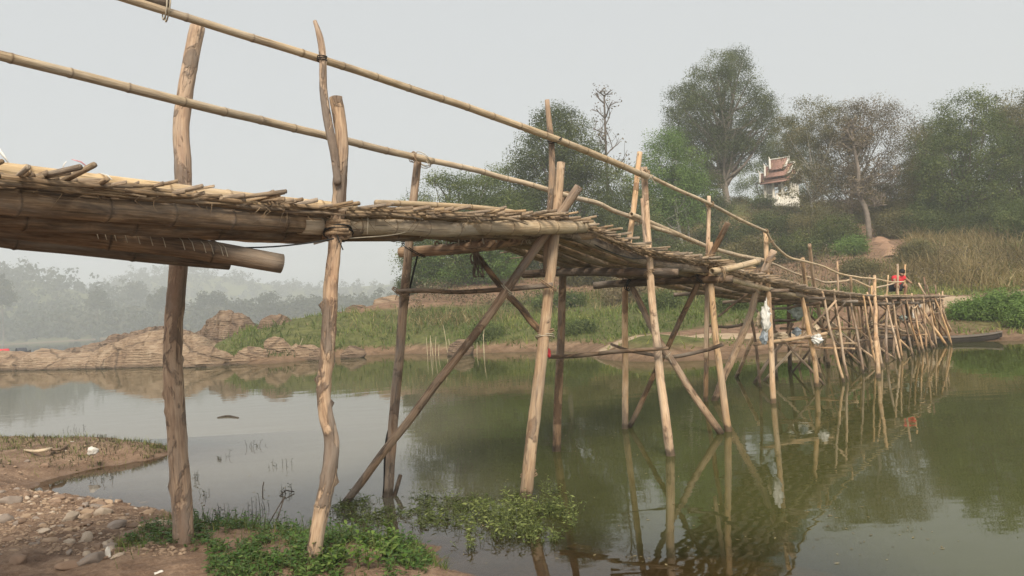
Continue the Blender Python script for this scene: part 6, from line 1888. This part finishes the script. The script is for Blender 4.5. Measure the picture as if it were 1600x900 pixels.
# bright leafy seedlings by the barky post: each a plant with its leaves
def leaf_mesh():
    V, F = [], []
    N = 6
    for i in range(N + 1):
        t = i / N
        w = 0.23 * math.sin(math.pi * t ** 0.8) ** 0.9
        z = 0.12 * math.sin(t * 2.4) - 0.20 * t * t
        V += [(t, -w, z + 0.07 * w / 0.23), (t, 0, z), (t, w, z + 0.07 * w / 0.23)]
    for i in range(N):
        a = i * 3
        F += [(a, a + 3, a + 4, a + 1), (a + 1, a + 4, a + 5, a + 2)]
    return np.array(V), F
LV, LF = leaf_mesh()
leaf_shared = [mesh_np('leaf', LV, LF, None, [M['leaf_bright']], {'var': np.full(len(LV), v)}) for v in (0.1, 0.35, 0.6, 0.9)]
SEED = [(507, 880, 'short'), (540, 858, 'tall'), (562, 875, 'broad'), (583, 862, 'upright'), (600, 884, 'spreading'), (622, 872, 'slim'), (530, 892, 'low'), (570, 897, 'bushy'), (640, 892, 'small'), (552, 845, 'tallest'), (612, 856, 'pale'), (590, 900, 'front')]
place = ['right beside the barky post', 'behind the barky post', 'in the middle of the weed patch', 'right of the middle of the weed patch', 'at the front of the weed patch', 'near the right end of the weed patch', 'just right of the foot of the barky post', 'at the bottom edge of the picture', 'at the right end of the weed patch', 'at the top of the weed patch', 'at the water side of the weed patch', 'nearest to the viewer in the weed patch']
for (px, py, w), pl in zip(SEED, place):
    b0 = near_pt(px, py)
    root = empty('leafy_plant', b0, w + ' bright green leafy plant ' + pl, 'plant', 'bright leafy plants by the barky post')
    for q in range(rnd.randint(2, 4)):
        h = rnd.uniform(0.10, 0.2)
        d = Vector((rnd.uniform(-.35, .35), rnd.uniform(-.35, .35), 1)).normalized()
        o0 = Vector((rnd.uniform(-.05, .05), rnd.uniform(-.05, .05), -0.02))
        s_ = MB(); s_.tube([o0, o0 + d * h * 0.5 + Vector((0, 0, .01)), o0 + d * h], [0.004, 0.0035, 0.002], sides=5, seg=5)
        s_.build('stem', M['stem'], root)
        nl = rnd.randint(7, 10)
        for k in range(nl):
            t = 0.3 + 0.7 * k / (nl - 1)
            l_ = bpy.data.objects.new('leaf', rnd.choice(leaf_shared)); C.objects.link(l_); l_.parent = root
            l_.location = o0 + d * h * t
            l_.rotation_euler = (rnd.uniform(-.3, .3), rnd.uniform(-0.75, 0.15), k * 2.4 + rnd.uniform(-.4, .4))
            sc_ = rnd.uniform(0.045, 0.075) * (1.15 - 0.4 * t)
            l_.scale = (sc_, sc_, sc_)

# weeds standing in the water
wl_, ws_ = MB(), MB()
def in_clump(px, py):
    jit = 1 + 1.1 * VN.fbm(px * 0.03 + 5, py * 0.07, 3)
    a = (((px - 815) / 92) ** 2 + ((py - 810) / 36) ** 2) * jit
    b = ((px - 665) / 150) ** 2 + ((py - 800) / 24) ** 2
    c = ((px - 600) / 85) ** 2 + ((py - 797) / 22) ** 2
    return a < 1, b < 1 or c < 1
for k in range(4200):
    px, py = rnd.uniform(520, 910), rnd.uniform(770, 860)
    a, b = in_clump(px, py)
    if not (a or b): continue
    wn_ = VN.fbm(px * 0.022, py * 0.06, 3)
    if wn_ < (-0.2 if a else -0.24): continue
    if rnd.random() < (0.35 if a else 0.3): continue
    g_ = onz(px, py, 0.0)
    base = Vector((g_.x, g_.y, -0.02))
    hh = rnd.uniform(0.03, 0.13) * (1 + 1.6 * max(0, wn_ + 0.1)) + (0.09 * rnd.random() if rnd.random() < 0.12 else 0) if a else rnd.uniform(0.02, 0.10)
    spray(wl_, ws_, base, hh, rnd.randint(4, 9), rnd.uniform(0.02, 0.05), 0.9, 0.8 if a and rnd.random() < 0.75 else 0.3, 0.11)
o = wl_.build('water_weeds', M['leaf_water'], None, False); prop(o, 'leafy green weeds growing out of the shallow water round the pale pole', 'water weeds', None, 'stuff')
so = ws_.build('weed_stems', M['stem'], o); so['kind'] = 'stuff'
M['leaf_wet'] = leaf_mat('leaf_wet', (0.022, 0.02, 0.010), (0.05, 0.05, 0.02), (0.09, 0.10, 0.035), 0.2, 0.5)
SPR = [(400, 697, 14, 'sparse sprigs in the water between the two near posts'), (440, 728, 18, 'dark sprigs in the water left of the barky post'), (160, 750, 16, 'sprigs in the small inlet behind the stones'), (345, 717, 8, 'tiny sprig right of the first thick post'), (115, 673, 14, 'faint sprigs in the water above the spit'),
       (400, 800, 16, 'upright dark herbs at the edge of the near weeds'), (352, 812, 14, 'thin herbs right of the foot of the first post'), (520, 800, 14, 'drooping dark herbs between the barky post and the brace'), (545, 812, 12, 'drooping dark herb at the foot of the brace'), (450, 770, 10, 'bent dark twigs in the water left of the barky post'), (305, 748, 7, 'tiny sprig close to the first thick post'), (320, 775, 8, 'small tuft in the water beside the first thick post')]
for px, py, w, lab in SPR:
    g0 = onz(px, py, 0.0) if near_z(*onz(px, py, 0.0)[:2]) < 0 else near_pt(px, py)
    root = empty('water_sprig', g0, lab, 'sprig', 'sprigs standing in the shallows')
    a, b = MB(), MB()
    for k in range(rnd.randint(5, 9)):
        bb = Vector((PXM(rnd.uniform(-w, w), g0.y), rnd.uniform(-.12, .12), -0.03))
        spray(a, b, bb, rnd.uniform(0.05, 0.14) * (1.5 if py > 780 else 1.0), rnd.randint(3, 7), rnd.uniform(0.015, 0.035), 0.5, 0.35)
    a.build('leaves', M['leaf_wet'], root, False); b.build('stems', M['stem_dark'], root)['kind'] = 'stuff'
# bits of leaf and scum drifting on the still water
fl_ = MB()
Cn, A, B = [], [], []
for k in range(420):
    px, py = rnd.uniform(300, 1500), 600 + rnd.random() ** 0.7 * 290
    if VN.fbm(px * 0.006 + 3, py * 0.02, 3) < 0.02 and rnd.random() < 0.85: continue
    g_ = onz(px, py, 0.004)
    if near_z(g_.x, g_.y) > -0.01: continue
    th = rnd.uniform(0, 6.28); L = rnd.uniform(0.006, 0.022)
    Cn.append((g_.x, g_.y, 0.004)); A.append((math.cos(th) * L, math.sin(th) * L, 0)); B.append((-math.sin(th) * L * 0.4, math.cos(th) * L * 0.4, 0))
fl_.leaves(np.array(Cn), np.array(A), np.array(B), rng.random(len(Cn)))
prop(fl_.build('floating_leaves', M['dry_grass'], None, False), 'scattered dead leaf bits floating on the river', 'leaves', None, 'stuff')
# snags and floating twigs
def snag(label, pts, r):
    P = [onz(px, py, 0.0) + Vector((0, 0, z)) for px, py, z in pts]
    b = MB(); b.tube(P, r, sides=6, rough=0.1)
    prop(b.build('snag', M['dark_pole'], None), label, 'twig', 'dark twigs sticking out of the water')
snag('bent dark twig floating left of the barky post', [(437, 775, 0.0), (448, 772, 0.04), (460, 770, 0.01)], 0.006)
snag('short dark twig standing between the two near posts', [(410, 782, -0.03), (411, 770, 0.06), (413, 767, 0.09)], 0.006)
snag('slanting bare stem at the water edge left of the barky post', [(425, 835, -0.02), (438, 822, 0.12), (445, 816, 0.2)], 0.005)
snag('second slanting bare stem at the water edge', [(414, 825, -0.02), (432, 815, 0.09), (446, 806, 0.17)], 0.005)
snag('dark snag beside the foot of the brown pole', [(612, 778, -0.05), (620, 772, 0.05), (627, 768, 0.16)], 0.02)
snag('flat dark stick floating off the far rocks', [(340, 653, 0.0), (356, 651, 0.012), (372, 653, 0.0)], 0.02)
# sunken stones in the shallows at the bottom
for px, py, r, lab in [(905, 855, 22, 'dark sunken stone in the shallows right of the weeds'), (870, 880, 16, 'sunken brown stone at the bottom edge'), (990, 885, 18, 'sunken stone in the brown shallows')]:
    g_ = onz(px, py, -0.08); z = near_z(g_.x, g_.y)
    o = bpy.data.objects.new('stone', rnd.choice(stone_shapes)); C.objects.link(o)
    rr_ = PXM(r, g_.y); o.location = (g_.x, g_.y, z + rr_ * 0.1); o.scale = (rr_, rr_ * 0.8, rr_ * 0.6)
    o.color = (0.2, 0.13, 0.08, 1); prop(o, lab, 'stone')
